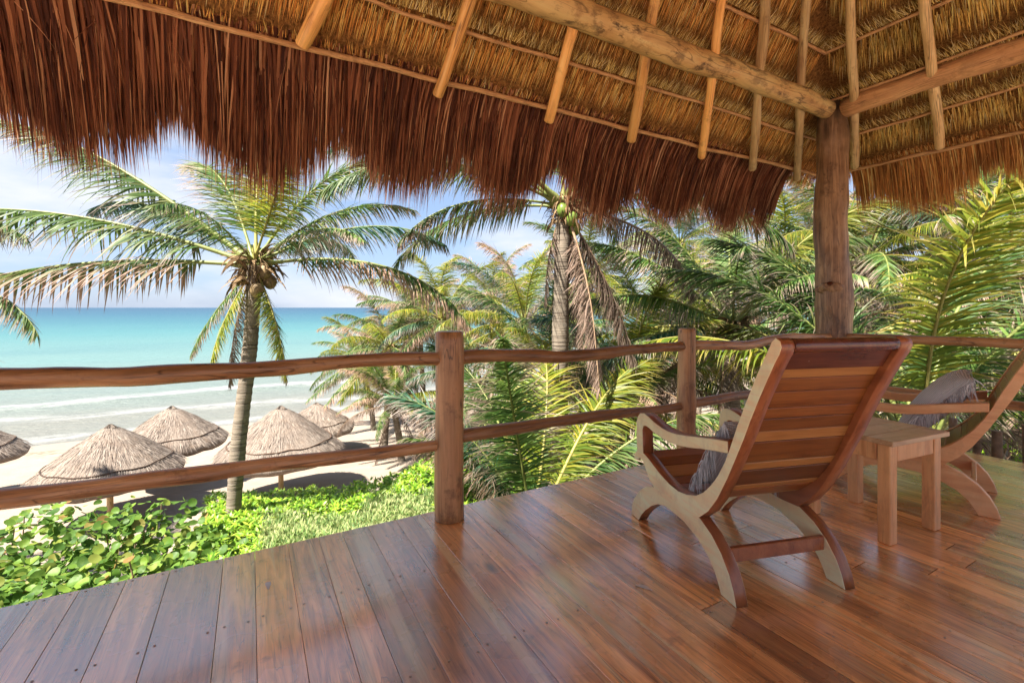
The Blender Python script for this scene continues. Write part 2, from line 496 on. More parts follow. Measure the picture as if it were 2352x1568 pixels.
M_th_gold = grass_material('golden_thatch', [(0.0, (0.22, 0.09, 0.025)), (0.25, (0.42, 0.20, 0.055)), (0.6, (0.58, 0.31, 0.09)), (0.9, (0.72, 0.45, 0.16)), (1.0, (0.85, 0.62, 0.3))], 0.3, (0.34, 0.14, 0.04))
M_th_olive = grass_material('straw_thatch', [(0.0, (0.16, 0.09, 0.03)), (0.25, (0.36, 0.22, 0.06)), (0.6, (0.55, 0.36, 0.11)), (0.9, (0.7, 0.5, 0.19)), (1.0, (0.85, 0.68, 0.35))], 0.3, (0.26, 0.2, 0.06))
M_th_stub = grass_material('cut_thatch_ends', [(0.0, (0.05, 0.035, 0.015)), (0.3, (0.25, 0.16, 0.05)), (0.7, (0.6, 0.42, 0.15)), (1.0, (0.8, 0.64, 0.32))], 0.25, (0.08, 0.06, 0.03))
M_th_red = grass_material('red_brown_thatch', [(0.0, (0.04, 0.015, 0.012)), (0.3, (0.115, 0.042, 0.026)), (0.65, (0.24, 0.095, 0.052)), (0.88, (0.37, 0.175, 0.095)), (1.0, (0.58, 0.36, 0.22))], 0.5, (0.08, 0.022, 0.016))
M_th_tan = grass_material('brown_thatch', [(0.0, (0.09, 0.035, 0.012)), (0.3, (0.25, 0.11, 0.035)), (0.7, (0.42, 0.22, 0.075)), (0.93, (0.56, 0.34, 0.13)), (1.0, (0.7, 0.5, 0.24))], 0.4, (0.22, 0.09, 0.03))
M_th_grey = grass_material('weathered_thatch', [(0.0, (0.10, 0.077, 0.064)), (0.3, (0.185, 0.148, 0.124)), (0.7, (0.26, 0.215, 0.182)), (1.0, (0.36, 0.31, 0.265))], 0.1, (0.25, 0.18, 0.13), 0.9)

def core_material():
    t = NT('packed_thatch')
    ge = t.n('NewGeometry')
    n1 = t.noise(t.mapping(ge.outputs['Position'], (60, 60, 9)), 1.0, 5, 0.7)
    c = t.ramp(n1, [(0.3, (0.05, 0.024, 0.01)), (0.55, (0.26, 0.125, 0.04)), (0.75, (0.5, 0.27, 0.09))])
    return t.done(t.bsdf(c, 0.9, t.bump(n1, 0.8, 0.03), 0.1))
M_core = core_material()

def palapa_material():
    t = NT('grey_palapa_thatch')
    tc_ = t.n('TexCoord')
    n1 = t.noise(tc_.outputs['Object'], 26, 5, 0.7)
    n2 = t.noise(tc_.outputs['Object'], 3.0, 4, 0.6)
    c = t.ramp(n1, [(0.3, (0.12, 0.094, 0.077)), (0.55, (0.215, 0.177, 0.148)), (0.75, (0.30, 0.25, 0.212))])
    c = t.mix(c, (0.145, 0.10, 0.075), t.math('MULTIPLY', t.ramp(n2, [(0.5, 0.0), (0.7, 1.0)]), 0.5))
    return t.done(t.bsdf(c, 0.95, t.bump(n1, 0.7, 0.02), 0.1))
M_palapa = palapa_material()

G0 = [(0.0, (0.04, 0.10, 0.025)), (0.4, (0.08, 0.17, 0.035)), (0.75, (0.15, 0.24, 0.05)), (1.0, (0.28, 0.30, 0.12))]
GY = [(0.0, (0.10, 0.17, 0.02)), (0.5, (0.21, 0.27, 0.03)), (1.0, (0.48, 0.40, 0.05))]
GD = [(0.0, (0.12, 0.075, 0.05)), (0.5, (0.24, 0.165, 0.12)), (1.0, (0.36, 0.27, 0.21))]
GT = [(0.0, (0.025, 0.09, 0.05)), (0.5, (0.05, 0.14, 0.075)), (1.0, (0.13, 0.22, 0.11))]
M_fr = {
    'green': leaf_material('coconut_leaf_green', G0, (0.38, 0.27, 0.235), 0.88, 0.42, 0.5, 0.50),
    'teal': leaf_material('coconut_leaf_bluish', GT, (0.38, 0.29, 0.27), 0.85, 0.4, 0.45, 0.5),
    'yellow': leaf_material('coconut_leaf_yellow', GY, (0.42, 0.30, 0.12), 0.7, 0.5, 0.42, 0.62),
    'dryish': leaf_material('coconut_leaf_withering', G0, (0.40, 0.25, 0.19), 0.95, 0.35, 0.6, 0.22),
    'dry': leaf_material('coconut_leaf_dry', GD, (0.30, 0.21, 0.17), 0.5, 0.25, 0.7, 0.4),
}

def plain_noise_mat(name, a, b, scale=20, rough=0.8, bump=0.3, dist=0.01, stretch=(1,1,1), coord='Object', spec=0.3):
    t = NT(name)
    tc_ = t.n('TexCoord')
    _, rv = rand_vec(t)
    v = t.mapping(t.vmath('ADD', tc_.outputs[coord], rv), stretch)
    n1 = t.noise(v, scale, 5, 0.65)
    return t.done(t.bsdf(t.ramp(n1, [(0.3, a), (0.7, b)]), rough, t.bump(n1, bump, dist), spec))
M_rachis = plain_noise_mat('frond_stalk', (0.10, 0.13, 0.028), (0.21, 0.23, 0.07), 8, 0.45, 0.1)
M_rachis_y = plain_noise_mat('frond_stalk_yellow', (0.19, 0.19, 0.04), (0.32, 0.28, 0.085), 8, 0.45, 0.1)
M_rachis_d = plain_noise_mat('frond_stalk_dry', (0.16, 0.10, 0.06), (0.30, 0.2, 0.12), 8, 0.7, 0.3)
M_husk = plain_noise_mat('palm_fibre', (0.09, 0.052, 0.025), (0.24, 0.16, 0.08), 18, 0.9, 0.6)
M_coco = plain_noise_mat('green_coconut', (0.08, 0.14, 0.02), (0.16, 0.22, 0.045), 5, 0.35, 0.05)
M_coco_b = plain_noise_mat('brown_coconut', (0.14, 0.09, 0.04), (0.28, 0.2, 0.1), 8, 0.6, 0.1)

def trunk_material():
    t = NT('palm_trunk_bark')
    tc_ = t.n('TexCoord')
    _, rv = rand_vec(t)
    o = tc_.outputs['Object']
    v = t.vmath('ADD', o, rv)
    ring = t.noise(t.mapping(v, (2.0, 2.0, 42)), 1.0, 3, 0.6, 0.3)
    mot = t.noise(t.mapping(v, (1, 1, 2.5)), 9, 5, 0.7)
    c = t.ramp(ring, [(0.34, (0.075, 0.058, 0.045)), (0.44, (0.17, 0.14, 0.108)), (0.7, (0.235, 0.195, 0.15))])
    c = t.mix(c, (0.23, 0.21, 0.18), t.math('MULTIPLY', t.ramp(mot, [(0.55, 0.0), (0.68, 1.0)]), 0.5))
    c = t.mix(c, (0.11, 0.07, 0.045), t.math('MULTIPLY', t.ramp(mot, [(0.3, 1.0), (0.42, 0.0)]), 0.6))
    return t.done(t.bsdf(c, 0.85, t.bump(t.math('ADD', ring, t.math('MULTIPLY', mot, 0.4)), 0.6, 0.02), 0.2))
M_trunk = trunk_material()

def sand_material():
    t = NT('pale_sand')
    ge = t.n('NewGeometry'); p = ge.outputs['Position']
    n1 = t.noise(p, 1.3, 5, 0.6); n2 = t.noise(p, 9, 4, 0.65); n3 = t.noise(p, 120, 2, 0.6)
    c = t.ramp(n1, [(0.3, (0.20, 0.158, 0.122)), (0.7, (0.255, 0.205, 0.163))])
    c = t.mix(c, (0.31, 0.26, 0.215), t.math('MULTIPLY', n3, 0.4))
    sx = t.n('SeparateXYZ'); t.l(p, sx.inputs[0])
    wob = t.math('ADD', sx.outputs[1], t.math('MULTIPLY_ADD', t.noise(p, 0.25, 2, 0.5), 5.0, -2.5))
    wet = t.n('MapRange', i={'From Min': 26.5, 'From Max': 28.5}); t.l(wob, wet.inputs[0])
    # seaweed line on the wet sand
    wl_ = t.n('MapRange', i={'From Min': 0.9, 'From Max': 0.0}); t.l(t.math('ABSOLUTE', t.math('SUBTRACT', wob, 27.3)), wl_.inputs[0])
    sw = t.noise(t.mapping(p, (0.5, 1.6, 1)), 3.0, 5, 0.75)
    swf = t.math('MULTIPLY', t.ramp(sw, [(0.50, 0.0), (0.58, 1.0)]), wl_.outputs[0])
    c = t.mix(c, (0.23, 0.19, 0.15), t.math('MULTIPLY', wet.outputs[0], 0.8))
    c = t.mix(c, (0.13, 0.065, 0.03), swf)
    foot = t.n('TexVoronoi', feature='SMOOTH_F1', i={'Scale': 2.6, 'Smoothness': 0.6}); t.l(t.mapping(p, (1, 1.5, 0.01)), foot.inputs['Vector'])
    h = t.math('ADD', t.math('MULTIPLY', n2, 0.5), t.math('MULTIPLY', foot.outputs['Distance'], 0.5))
    rr = t.math('MULTIPLY_ADD', wet.outputs[0], -0.55, 0.95)
    return t.done(t.bsdf(c, rr, t.bump(h, 0.7, 0.05), 0.25))
M_sand = sand_material()

def sea_material():
    t = NT('turquoise_sea')
    ge = t.n('NewGeometry'); p = ge.outputs['Position']
    sx = t.n('SeparateXYZ'); t.l(p, sx.inputs[0])
    y = sx.outputs[1]
    wob = t.math('ADD', y, t.math('MULTIPLY_ADD', t.noise(t.mapping(p, (0.03, 0.10, 1)), 1.0, 4, 0.6), 30.0, -15.0))
    ly = t.math('LOGARITHM', t.math('MAXIMUM', wob, 20.0), 10.0)
    f = t.n('MapRange', i={'From Min': 1.45, 'From Max': 3.2}); t.l(ly, f.inputs[0])
    c = t.ramp(f.outputs[0], [(0.0, (0.135, 0.13, 0.112)), (0.09, (0.122, 0.138, 0.125)), (0.16, (0.11, 0.148, 0.138)), (0.25, (0.088, 0.158, 0.152)),
                              (0.42, (0.045, 0.135, 0.142)), (0.55, (0.024, 0.095, 0.12)), (0.75, (0.012, 0.062, 0.10)), (1.0, (0.009, 0.045, 0.085))])
    pt = t.noise(t.mapping(p, (0.008, 0.045, 1)), 1.0, 4, 0.6)
    c = t.mix(c, (0.012, 0.065, 0.10), t.math('MULTIPLY', t.ramp(pt, [(0.52, 0.0), (0.7, 1.0)]), t.math('MULTIPLY', f.outputs[0], 0.7)))
    # foam: broken lines parallel to the shore
    def foam(y0, width, amt, sc):
        w = t.noise(t.mapping(p, (0.07, 0.02, 1), (y0, 0, 0)), 1.0, 3, 0.55)
        yy = t.math('ADD', y, t.math('MULTIPLY_ADD', w, 9.0, -4.5))
        d = t.math('ABSOLUTE', t.math('SUBTRACT', yy, y0))
        m = t.n('MapRange', i={'From Min': width, 'From Max': 0.0}); t.l(d, m.inputs[0])
        br = t.ramp(t.noise(t.mapping(p, (0.5, 1.3, 1), (0, y0, 0)), sc, 4, 0.7), [(0.35, 0.0), (0.6, 1.0)])
        return t.math('MULTIPLY', t.math('MULTIPLY', m.outputs[0], br), amt)
    fo = t.math('MAXIMUM', foam(42.5, 1.7, 1.7, 1.0), foam(36, 1.2, 1.0, 1.0))
    fo = t.math('MAXIMUM', fo, foam(31.0, 1.0, 1.0, 1.3))
    fo = t.math('MAXIMUM', fo, foam(52, 0.8, 0.9, 0.7))
    fo = t.math('MINIMUM', fo, 1.0)
    c = t.mix(c, (0.27, 0.27, 0.265), fo)
    h1 = t.noise(t.mapping(p, (0.25, 0.8, 1)), 1.0, 5, 0.65)
    h2 = t.noise(t.mapping(p, (1.6, 3.6, 1)), 1.0, 4, 0.6)
    h = t.math('ADD', h1, t.math('MULTIPLY', h2, 0.3))
    nd = t.n('BsdfPrincipled', i={'Roughness': 0.35, 'Specular IOR Level': 0.2})
    t.l(c, nd.inputs['Base Color']); t.l(t.bump(h, 0.9, 0.5), nd.inputs['Normal'])
    return t.done(nd.outputs[0])
M_sea = sea_material()

def cloth_material():
    t = NT('grey_woven_cloth')
    tc_ = t.n('TexCoord'); o = tc_.outputs['Object']
    w1 = t.n('TexWave', wave_type='BANDS', bands_direction='Y', i={'Scale': 40, 'Distortion': 0.6}); t.l(o, w1.inputs['Vector'])
    w2 = t.n('TexWave', wave_type='BANDS', bands_direction='X', i={'Scale': 40, 'Distortion': 0.6}); t.l(o, w2.inputs['Vector'])
    f = t.math('MULTIPLY', w1.outputs['Fac'], t.math('MULTIPLY_ADD', w2.outputs['Fac'], 0.5, 0.5))
    c = t.mix((0.48, 0.48, 0.50), (0.86, 0.86, 0.86), f)
    return t.done(t.bsdf(c, 0.95, t.bump(f, 0.8, 0.004), 0.1))
M_cloth = cloth_material()
M_yarn = grass_material('grey_yarn', [(0.0, (0.22, 0.22, 0.24)), (0.5, (0.6, 0.6, 0.62)), (1.0, (0.88, 0.88, 0.88))], 0.15, None, 0.95)

# ------------------------------------------------------------------ ground and sea
GP = [(-60, -1.6), (-10, -1.8), (0, -2.0), (3, -2.2), (6, -2.8), (9, -3.6), (12, -4.2), (16, -4.5), (20, -4.8), (26, -5.1), (30, -5.26), (40, -5.9), (60, -8)]
def ground_z(x, y):
    yy = y - max(0, x - 16) * 0.25
    z = GP[-1][1]
    for (a, za), (b, zb) in zip(GP, GP[1:]):
        if yy <= b:
            t = min(max((yy - a) / (b - a), 0), 1); z = za + (zb - za) * t; break
    k = 1.0 if yy < 24 else 0.15
    if yy > 3: z += k * 0.10 * noise.noise(Vector((x * 0.35, y * 0.35, 0))) + k * 0.03 * noise.noise(Vector((x * 1.3, y * 1.3, 5)))
    return z

xs = list(np.arange(-40, 70, 0.7)); ys = list(np.arange(3, 45, 0.6))
xs = [-3000, -600, -150, -70] + xs + [90, 150, 400, 1200, 3000]
ys = [-3000, -500, -100, -30, -8] + ys + [60]
V = [(x, y, ground_z(x, y)) for y in ys for x in xs]
nx = len(xs)
F = [(j*nx+i, j*nx+i+1, (j+1)*nx+i+1, (j+1)*nx+i) for j in range(len(ys)-1) for i in range(nx-1)]
tag(link(bpy.data.objects.new('ground', py_mesh('ground', V, F, M_sand, True))), 'pale beach sand sloping from the deck down to the sea', kind='structure')

sy = list(np.arange(26, 60, 0.5)) + [65, 75, 100, 150, 250, 500, 1000, 2500, 8000, 18000]
sxs = [-18000, -4000, -800, -200, -90] + list(np.arange(-60, 90, 1.5)) + [150, 400, 1200, 4000, 18000]
V = []
for y in sy:
    for x in sxs:
        z = -5.25
        if 30 < y < 60 and -61 < x < 91:
            w = 4 * noise.noise(Vector((x * 0.05, y * 0.03, 2)))
            z += 0.16 * math.exp(-((y + w - 43) / 0.8) ** 2) + 0.08 * math.exp(-((y + w - 36.5) / 0.7) ** 2) + 0.1 * math.exp(-((y + w - 52) / 1.0) ** 2)
        V.append((x, y, z))
nx = len(sxs)
F = [(j*nx+i, j*nx+i+1, (j+1)*nx+i+1, (j+1)*nx+i) for j in range(len(sy)-1) for i in range(nx-1)]
tag(link(bpy.data.objects.new('sea', py_mesh('sea', V, F, M_sea, True))), 'turquoise sea with white foam lines near the beach', kind='structure')

# ------------------------------------------------------------------ deck
DX0, DX1, DY1 = -4.0, 5.0, 2.53
deck = empty('deck', T(0, 0, 0), label='varnished brown plank deck of the terrace', kind='structure')
V, F = box_vf(DX0 + 0.03, DX1 - 0.03, -3.5, DY1 - 0.03, -0.22, -0.03)
link(bpy.data.objects.new('joist_layer', py_mesh('joist_layer', V, F, M_under)), deck)

def plank_mesh(w, l, h=0.028):
    b = 0.0012
    pr = [(0, -h), (w, -h), (w, -b), (w - b, 0), (b, 0), (0, -b)]
    V = [(x, 0, z) for x, z in pr] + [(x, l, z) for x, z in pr]
    F = [(i, i+6, (i+1) % 6 + 6, (i+1) % 6) for i in range(6)] + [tuple(range(6)), tuple(reversed(range(6, 12)))]
    return py_mesh('plank', V, F, M_deck)

nails = []
x = DX0
pr = random.Random(3)
n_pl = 0
while x < DX1 - 0.01:
    w = pr.choice([0.11, 0.125, 0.13, 0.14, 0.15, 0.19, 0.2]) if x < 1.6 else pr.choice([0.095, 0.105, 0.11, 0.12, 0.13])
    w = min(w, DX1 - x)
    cuts = [DY1]
    if x < 1.3: first = pr.uniform(2.3, 3.4)
    else: first = pr.uniform(0.7, 2.4)
    y = DY1 - first
    while y > -3.3:
        cuts.append(y); y -= pr.uniform(1.5, 2.6)
    cuts.append(-3.5)
    for a, b in zip(cuts, cuts[1:]):
        o = bpy.data.objects.new('plank', plank_mesh(w - 0.0016, a - b - 0.004))
        M = T(x, b, pr.uniform(-0.0012, 0.0))
        link(o, deck, M); n_pl += 1
        for yy in (a - 0.025, b + 0.025):
            for xx in (x + 0.022, x + w - 0.025): nails.append((xx, yy))
        yy = a - 0.55
        while yy > b + 0.3:
            for xx in (x + 0.022, x + w - 0.025): nails.append((xx + pr.uniform(-.004, .004), yy + pr.uniform(-.01, .01)))
            yy -= 0.55
    x += w
V, F = [], []
for (x, y) in nails:
    b = len(V)
    V.append((x, y, 0.0012))
    for k in range(6):
        a = k * math.pi / 3
        V.append((x + 0.0046 * math.cos(a), y + 0.0046 * math.sin(a), 0.0005))
    for k in range(6): F.append((b, b+1+k, b+1+(k+1) % 6))
M_nail = plain_noise_mat('filled_nail_hole', (0.20, 0.13, 0.08), (0.5, 0.42, 0.33), 30, 0.5)
link(bpy.data.objects.new('nail_heads', py_mesh('nail_heads', V, F, M_nail)), deck)['kind'] = 'stuff'

# two pale chips in the varnish
M_chip = plain_noise_mat('bare_chipped_wood', (0.5, 0.46, 0.42), (0.75, 0.72, 0.70), 20, 0.5)
for (x, y, a, b, rz) in ((-0.005 + 0.07, 2.19, 0.010, 0.030, 0.0), (1.415, 1.42, 0.012, 0.034, 0.5)):
    V = [(0, 0, 0.0016)]; n = 12
    for k in range(n):
        an = 2 * math.pi * k / n; q = 1 + 0.25 * math.sin(3 * an + x)
        V.append((a * q * math.cos(an), b * q * math.sin(an), 0.0008))
    link(bpy.data.objects.new('chipped_patch', py_mesh('chipped_patch', V, [(0, 1 + k, 1 + (k + 1) % n) for k in range(n)], M_chip)), deck, T(x, y, 0.0, rz))

# ------------------------------------------------------------------ railing
rail = empty('wooden_railing', T(0, 2.4, 0), label='round pole railing with two wavy rails along the deck edge', cat='railing')
log('post', (0.95, 2.40, 0.0), (0.95, 2.40, 1.02), 0.080, 0.076, M_rail, rail, 0.004, 20, 20, 0.06, 1)
log('post', (2.83, 2.40, 0.0), (2.83, 2.40, 0.995), 0.070, 0.062, M_rail, rail, 0.008, 20, 18, 0.10, 2, bulge=[(0.45, 0.08, 0.12), (0.08, 0.10, 0.12)])
log('post', (-1.35, 2.40, 0.0), (-1.35, 2.40, 1.0), 0.08, 0.074, M_rail, rail, 0.008, 16, 16, 0.08, 3)
log('post', (4.88, 0.35, 0.0), (4.88, 0.35, 0.99), 0.07, 0.065, M_rail, rail, 0.008, 16, 16, 0.08, 4)
log('post', (4.88, -1.6, 0.0), (4.88, -1.6, 0.99), 0.07, 0.065, M_rail, rail, 0.008, 16, 16, 0.08, 5)
for (x0, x1, z0, z1, zl0, zl1, sd) in ((-1.31, 0.91, 0.893, 0.868, 0.45, 0.405, 11), (0.99, 2.80, 0.868, 0.868, 0.435, 0.425, 12), (2.86, 4.78, 0.870, 0.872, 0.43, 0.43, 13), (-3.9, -1.39, 0.90, 0.89, 0.46, 0.45, 14)):
    log('rail', (x0, 2.40, z0), (x1, 2.40, z1), 0.041, 0.034, M_rail, rail, 0.022, 30, 12, 0.20, sd, kinks=0.010)
    log('rail', (x0, 2.41, zl0), (x1, 2.41, zl1), 0.038, 0.032, M_rail, rail, 0.016, 30, 12, 0.18, sd + 20, kinks=0.009)
for (y0, y1, sd) in ((2.30, 0.39, 51), (0.31, -1.56, 52)):
    log('rail', (4.88, y0, 0.872), (4.88, y1, 0.868), 0.036, 0.036, M_rail, rail, 0.012, 24, 12, 0.14, sd, kinks=0.006)
    log('rail', (4.88, y0, 0.43), (4.88, y1, 0.42), 0.034, 0.034, M_rail, rail, 0.012, 24, 12, 0.14, sd + 5, kinks=0.006)

# ------------------------------------------------------------------ thatched pavilion
AX, AY, AZ = 1.36, 0.67, 4.9
SLX = 1.93
def hy(z): return AZ - z
def hx(z): return SLX * (AZ - z)
pav = empty('thatched_pavilion', T(4.88, 2.43, 0), label='palm thatch pavilion roof on a thick dark trunk post over the deck', cat='pavilion')
log('corner_post', (4.88, 2.43, 0.0), (4.88, 2.43, 3.16), 0.155, 0.13, M_post, pav, 0.02, 40, 24, 0.12, 21, bulge=[(0.36, 0.07, 0.05), (0.2, 0.04, 0.06), (0.985, -0.2, 0.04)])
kd = Vector((-0.93, -0.37, 0))
log('knot', Vector((4.88, 2.43, 1.33)) + kd * 0.09, Vector((4.88, 2.43, 1.36)) + kd * 0.168, 0.075, 0.040, M_post, pav, 0.0, 6, 14, 0.7, 23, squash=1.5)
log('knot', Vector((4.88, 2.43, 1.345)) + kd * 0.11, Vector((4.88, 2.43, 1.375)) + kd * 0.172, 0.03, 0.022, M_maroon, pav, 0.0, 6, 10, 0.8, 27, squash=1.3)
for (x, y, sd) in ((-2.16, 2.43, 24), (-2.16, -1.09, 25), (4.88, -1.09, 26)):
    log('corner_post', (x, y, 0.0), (x, y, 3.12), 0.15, 0.13, M_post, pav, 0.02, 24, 16, 0.1, sd)
log('beam', (4.76, 2.42, 3.02), (-2.05, 2.42, 3.03), 0.085, 0.105, M_beam, pav, 0.06, 46, 18, 0.12, 31)
log('beam', (4.88, 2.32, 3.02), (4.88, -0.98, 3.0), 0.085, 0.10, M_beam2, pav, 0.03, 30, 18, 0.1, 32)
log('beam', (4.76, -1.09, 3.0), (-2.05, -1.09, 3.0), 0.10, 0.10, M_beam, pav, 0.03, 30, 14, 0.1, 33)
log('beam', (-2.16, 2.32, 2.95), (-2.16, -0.98, 3.0), 0.10, 0.10, M_beam, pav, 0.03, 30, 14, 0.1, 34)

# rafters fan out from the peak
ends = [(x, 2.97 if x > 0.5 else 2.90, 0) for x in (-2.6, -1.75, -0.9, 0.25, 1.08, 1.96, 2.79, 3.66, 4.42, 5.20)]
ends += [(5.62, y, 1) for y in (2.56, 1.86, 1.05, 0.25, -0.55)] + [(5.5, -1.3, 1)]
ends += [(x, 2 * AY - 2.97, 0) for x in (-2.2, -0.9, 0.3, 1.4, 2.6, 3.8, 5.0)]
ends += [(2 * AX - 5.6, y, 1) for y in (2.5, 1.6, 0.67, -0.3, -1.2)]
for i, (x, y, side) in enumerate(ends):
    z = AZ - max(abs(y - AY), abs(x - AX) / SLX)
    start = Vector((AX, AY, AZ)); end = Vector((x, y, z))
    d = end - start
    off = Vector((0, -0.03 if side == 0 and y > 0 else 0.0, -0.055))
    if side == 1 and x > 0: off = Vector((-0.03, 0, -0.055))
    m = M_rafter2 if (side == 1 or i in (9, 8)) else M_rafter
    log('rafter', start + d * 0.07 + off, end + off, 0.030, 0.038, m, pav, 0.014, 30, 12, 0.24, 60 + i, kinks=0.006)

# purlins: thin rods ringing the roof, lashed on the rafters
levels = [2.66 + 0.235 * k for k in range(9)]
for k, z in enumerate(levels):
    X, Y = hx(z), hy(z)
    r = 0.018 if k == 0 else 0.013
    c = [(AX - X, AY + Y), (AX + X, AY + Y), (AX + X, AY - Y), (AX - X, AY - Y)]
    for j in range(4):
        a, b = c[j], c[(j + 1) % 4]
        if j > 1 and k > 5: continue
        log('purlin', (*a, z - 0.03), (*b, z - 0.03), r, r, M_purlin, pav, 0.012, 40, 6, 0.25, 100 + k * 4 + j, kinks=0.014)

# packed thatch shell
def ring(z, off, zo):
    X, Y = hx(z) + off, hy(z) + off
    return [(AX - X, AY + Y, z + zo), (AX + X, AY + Y, z + zo), (AX + X, AY - Y, z + zo), (AX - X, AY - Y, z + zo)]
zi = 2.60
inner = ring(zi, 0.0, 0.085) + [(AX, AY, AZ + 0.085)]
outer = ring(zi - 0.06, 0.06, 0.30) + [(AX, AY, AZ + 0.34)]
V = inner + outer
F = [(0, 1, 4), (1, 2, 4), (2, 3, 4), (3, 0, 4), (6, 5, 9), (7, 6, 9), (8, 7, 9), (5, 8, 9), (1, 0, 5, 6), (2, 1, 6, 7), (3, 2, 7, 8), (0, 3, 8, 5)]
link(bpy.data.objects.new('thatch_backing', py_mesh('thatch_backing', V, F, M_core)), pav)

A3 = np.array
def face_frames():
    for j in range(4):
        if j == 0: yield j, A3([1., 0, 0]), A3([0, 1., 0]), lambda z: hy(z), lambda z: hx(z), 1.0
        if j == 1: yield j, A3([0, 1., 0]), A3([1., 0, 0]), lambda z: hx(z), lambda z: hy(z), SLX
        if j == 2: yield j, A3([1., 0, 0]), A3([0, -1., 0]), lambda z: hy(z), lambda z: hx(z), 1.0
        if j == 3: yield j, A3([0, 1., 0]), A3([-1., 0, 0]), lambda z: hx(z), lambda z: hy(z), SLX
C0 = A3([AX, AY, 0.0])
acc = {'gold': [], 'olive': [], 'stub': []}
for j, A_, O_, fo, fa, sl in face_frames():
    dn = unit(O_ * sl + A3([0, 0, -1.0]))
    n_in = A3([0, 0, -1.0]) * sl - O_
    n_in = n_in / np.linalg.norm(n_in)
    dens = 1.0 if j < 2 else 0.25
    for k, z in enumerate(levels[1:] + [levels[-1] + 0.235]):
        if k > 6: dens *= 0.6
        half = fa(z)
        step = 0.235 * math.hypot(1, sl)
        n = int(2 * half * 560 * dens * (1.25 if j == 1 else 1))
        a = rng.uniform(-half, half, n)
        s_off = rng.uniform(0, 0.5, n) * step
        zz = z - s_off / math.hypot(1, sl)
        P = C0 + A_ * a[:, None] + O_ * (fo(z) + (z - zz) * sl)[:, None]
        P[:, 2] = zz
        lift = 0.012 - (s_off / step) * 0.05 + rng.normal(0, 0.006, n)
        P += n_in * lift[:, None]
        rad = unit(A_ * a[:, None] / (fa(z) + 0.3) * 0.55 + dn)
        D = rad + A_ * rng.normal(0, 0.045, n)[:, None] - n_in * 0.10 + rng.normal(0, 0.03, (n, 3))
        S = A_ + rng.normal(0, 0.45, (n, 3))
        L = rng.uniform(0.32, 0.44, n) * step
        W = rng.uniform(0.003, 0.0075, n)
        acc['gold' if j in (0, 2) and True else 'olive'].append(blades(P, D, S, L, W, rng.uniform(0, .15, n), 2))
        # stubby folded ends above each rod
        n = int(2 * half * 420 * dens)
        a = rng.uniform(-half, half, n)
        P = C0 + A_ * a[:, None] + O_ * fo(z)
        P[:, 2] = z
        P += n_in * rng.uniform(-0.005, 0.03, n)[:, None]
        D = -dn + A_ * rng.normal(0, 0.24, n)[:, None] + n_in * rng.uniform(-0.15, 0.35, n)[:, None]
        acc['stub'].append(blades(P, D, A_ + rng.normal(0, 0.4, (n, 3)), rng.uniform(0.05, 0.115, n) * (1.3 if j == 1 else 1), rng.uniform(0.003, 0.007, n), 0.0, 2))
    # the stubs of the lowest rod
    z = levels[0]
    half = fa(z); n = int(2 * half * 260 * dens)
    a = rng.uniform(-half, half, n)
    P = C0 + A_ * a[:, None] + O_ * fo(z); P[:, 2] = z
    acc['gold'].append(blades(P, -dn + A_ * rng.normal(0, .2, n)[:, None], A_ + rng.normal(0, .4, (n, 3)), rng.uniform(.03, .09, n), rng.uniform(.003, .006, n), 0.0, 2))
for nm, mt in (('gold', M_th_gold), ('olive', M_th_olive), ('stub', M_th_stub)):
    v, f, u = join(acc[nm])
    o = link(bpy.data.objects.new({'gold': 'golden_thatch', 'olive': 'straw_thatch', 'stub': 'cut_thatch_ends'}[nm], np_mesh(nm, v, f, mt, u)), pav)
    o['kind'] = 'stuff'

def eave(a0, a1, A_, O_, out0, z0, dens, Lm, mat_, wmin, wmax, fan=0.0, name='eave_fringe', layers=((0, 1.0, 1.0),), bendm=1.0):
    parts = []
    for lay, lk, dk in layers:
        n = int(abs(a1 - a0) * dens * dk)
        a = rng.uniform(a0, a1, n)
        cl = 0.085 + 0.0 * a
        ci = np.floor(a / cl); cc = (ci + 0.5) * cl + (np.sin(ci * 12.9898) * 0.03)
        cr_ = np.abs(np.sin(ci * 78.233 + lay * 3.1))
        big = np.array([noise.noise(Vector((q * 1.3, lay * 5.0, 0.5))) for q in a])
        P = C0 + A_ * a[:, None] + O_ * (out0 + rng.uniform(-0.07, 0.05, n))[:, None]
        P[:, 2] = z0 + rng.uniform(-0.02, 0.06, n) + lay * 0.03
        L = Lm * lk * (0.72 + 0.36 * cr_ + 0.28 * big) * rng.uniform(0.76, 1.06, n)
        lean = (cc - a) / Lm * 1.15 * rng.uniform(0.1, 1.0, n)
        lean = lean + rng.normal(0, 0.05, n)
        D = O_ * (0.75 + rng.normal(0, 0.06, n))[:, None] + A3([0, 0, -1.0]) * 0.8 + A_ * (lean + rng.normal(0, 0.05, n) + fan * (a - (a0 + a1) / 2) / (a1 - a0) * 2)[:, None]
        S = A_ + rng.normal(0, 0.35, (n, 3))
        W = rng.uniform(wmin, wmax, n)
        parts.append(blades(P, D, S, L, W, rng.uniform(1.1, 2.2, n) * bendm, 4))
    # strays
    n = int(abs(a1 - a0) * 14)
    a = rng.uniform(a0, a1, n)
    P = C0 + A_ * a[:, None] + O_ * (out0 + 0.03); P[:, 2] = z0 - 0.1
    D = O_ * 0.5 + A3([0, 0, -1.0]) + A_ * rng.normal(0, 0.4, n)[:, None] - O_ * rng.uniform(0, .35, n)[:, None]
    parts.append(blades(P, D, A_ + rng.normal(0, .4, (n, 3)), rng.uniform(.25, .55, n), rng.uniform(.003, .006, n), 0.6, 3))
    v, f, u = join(parts)
    o = link(bpy.data.objects.new(name, np_mesh(name, v, f, mat_, u)), pav)
    o['kind'] = 'stuff'
z0 = levels[0] + 0.0
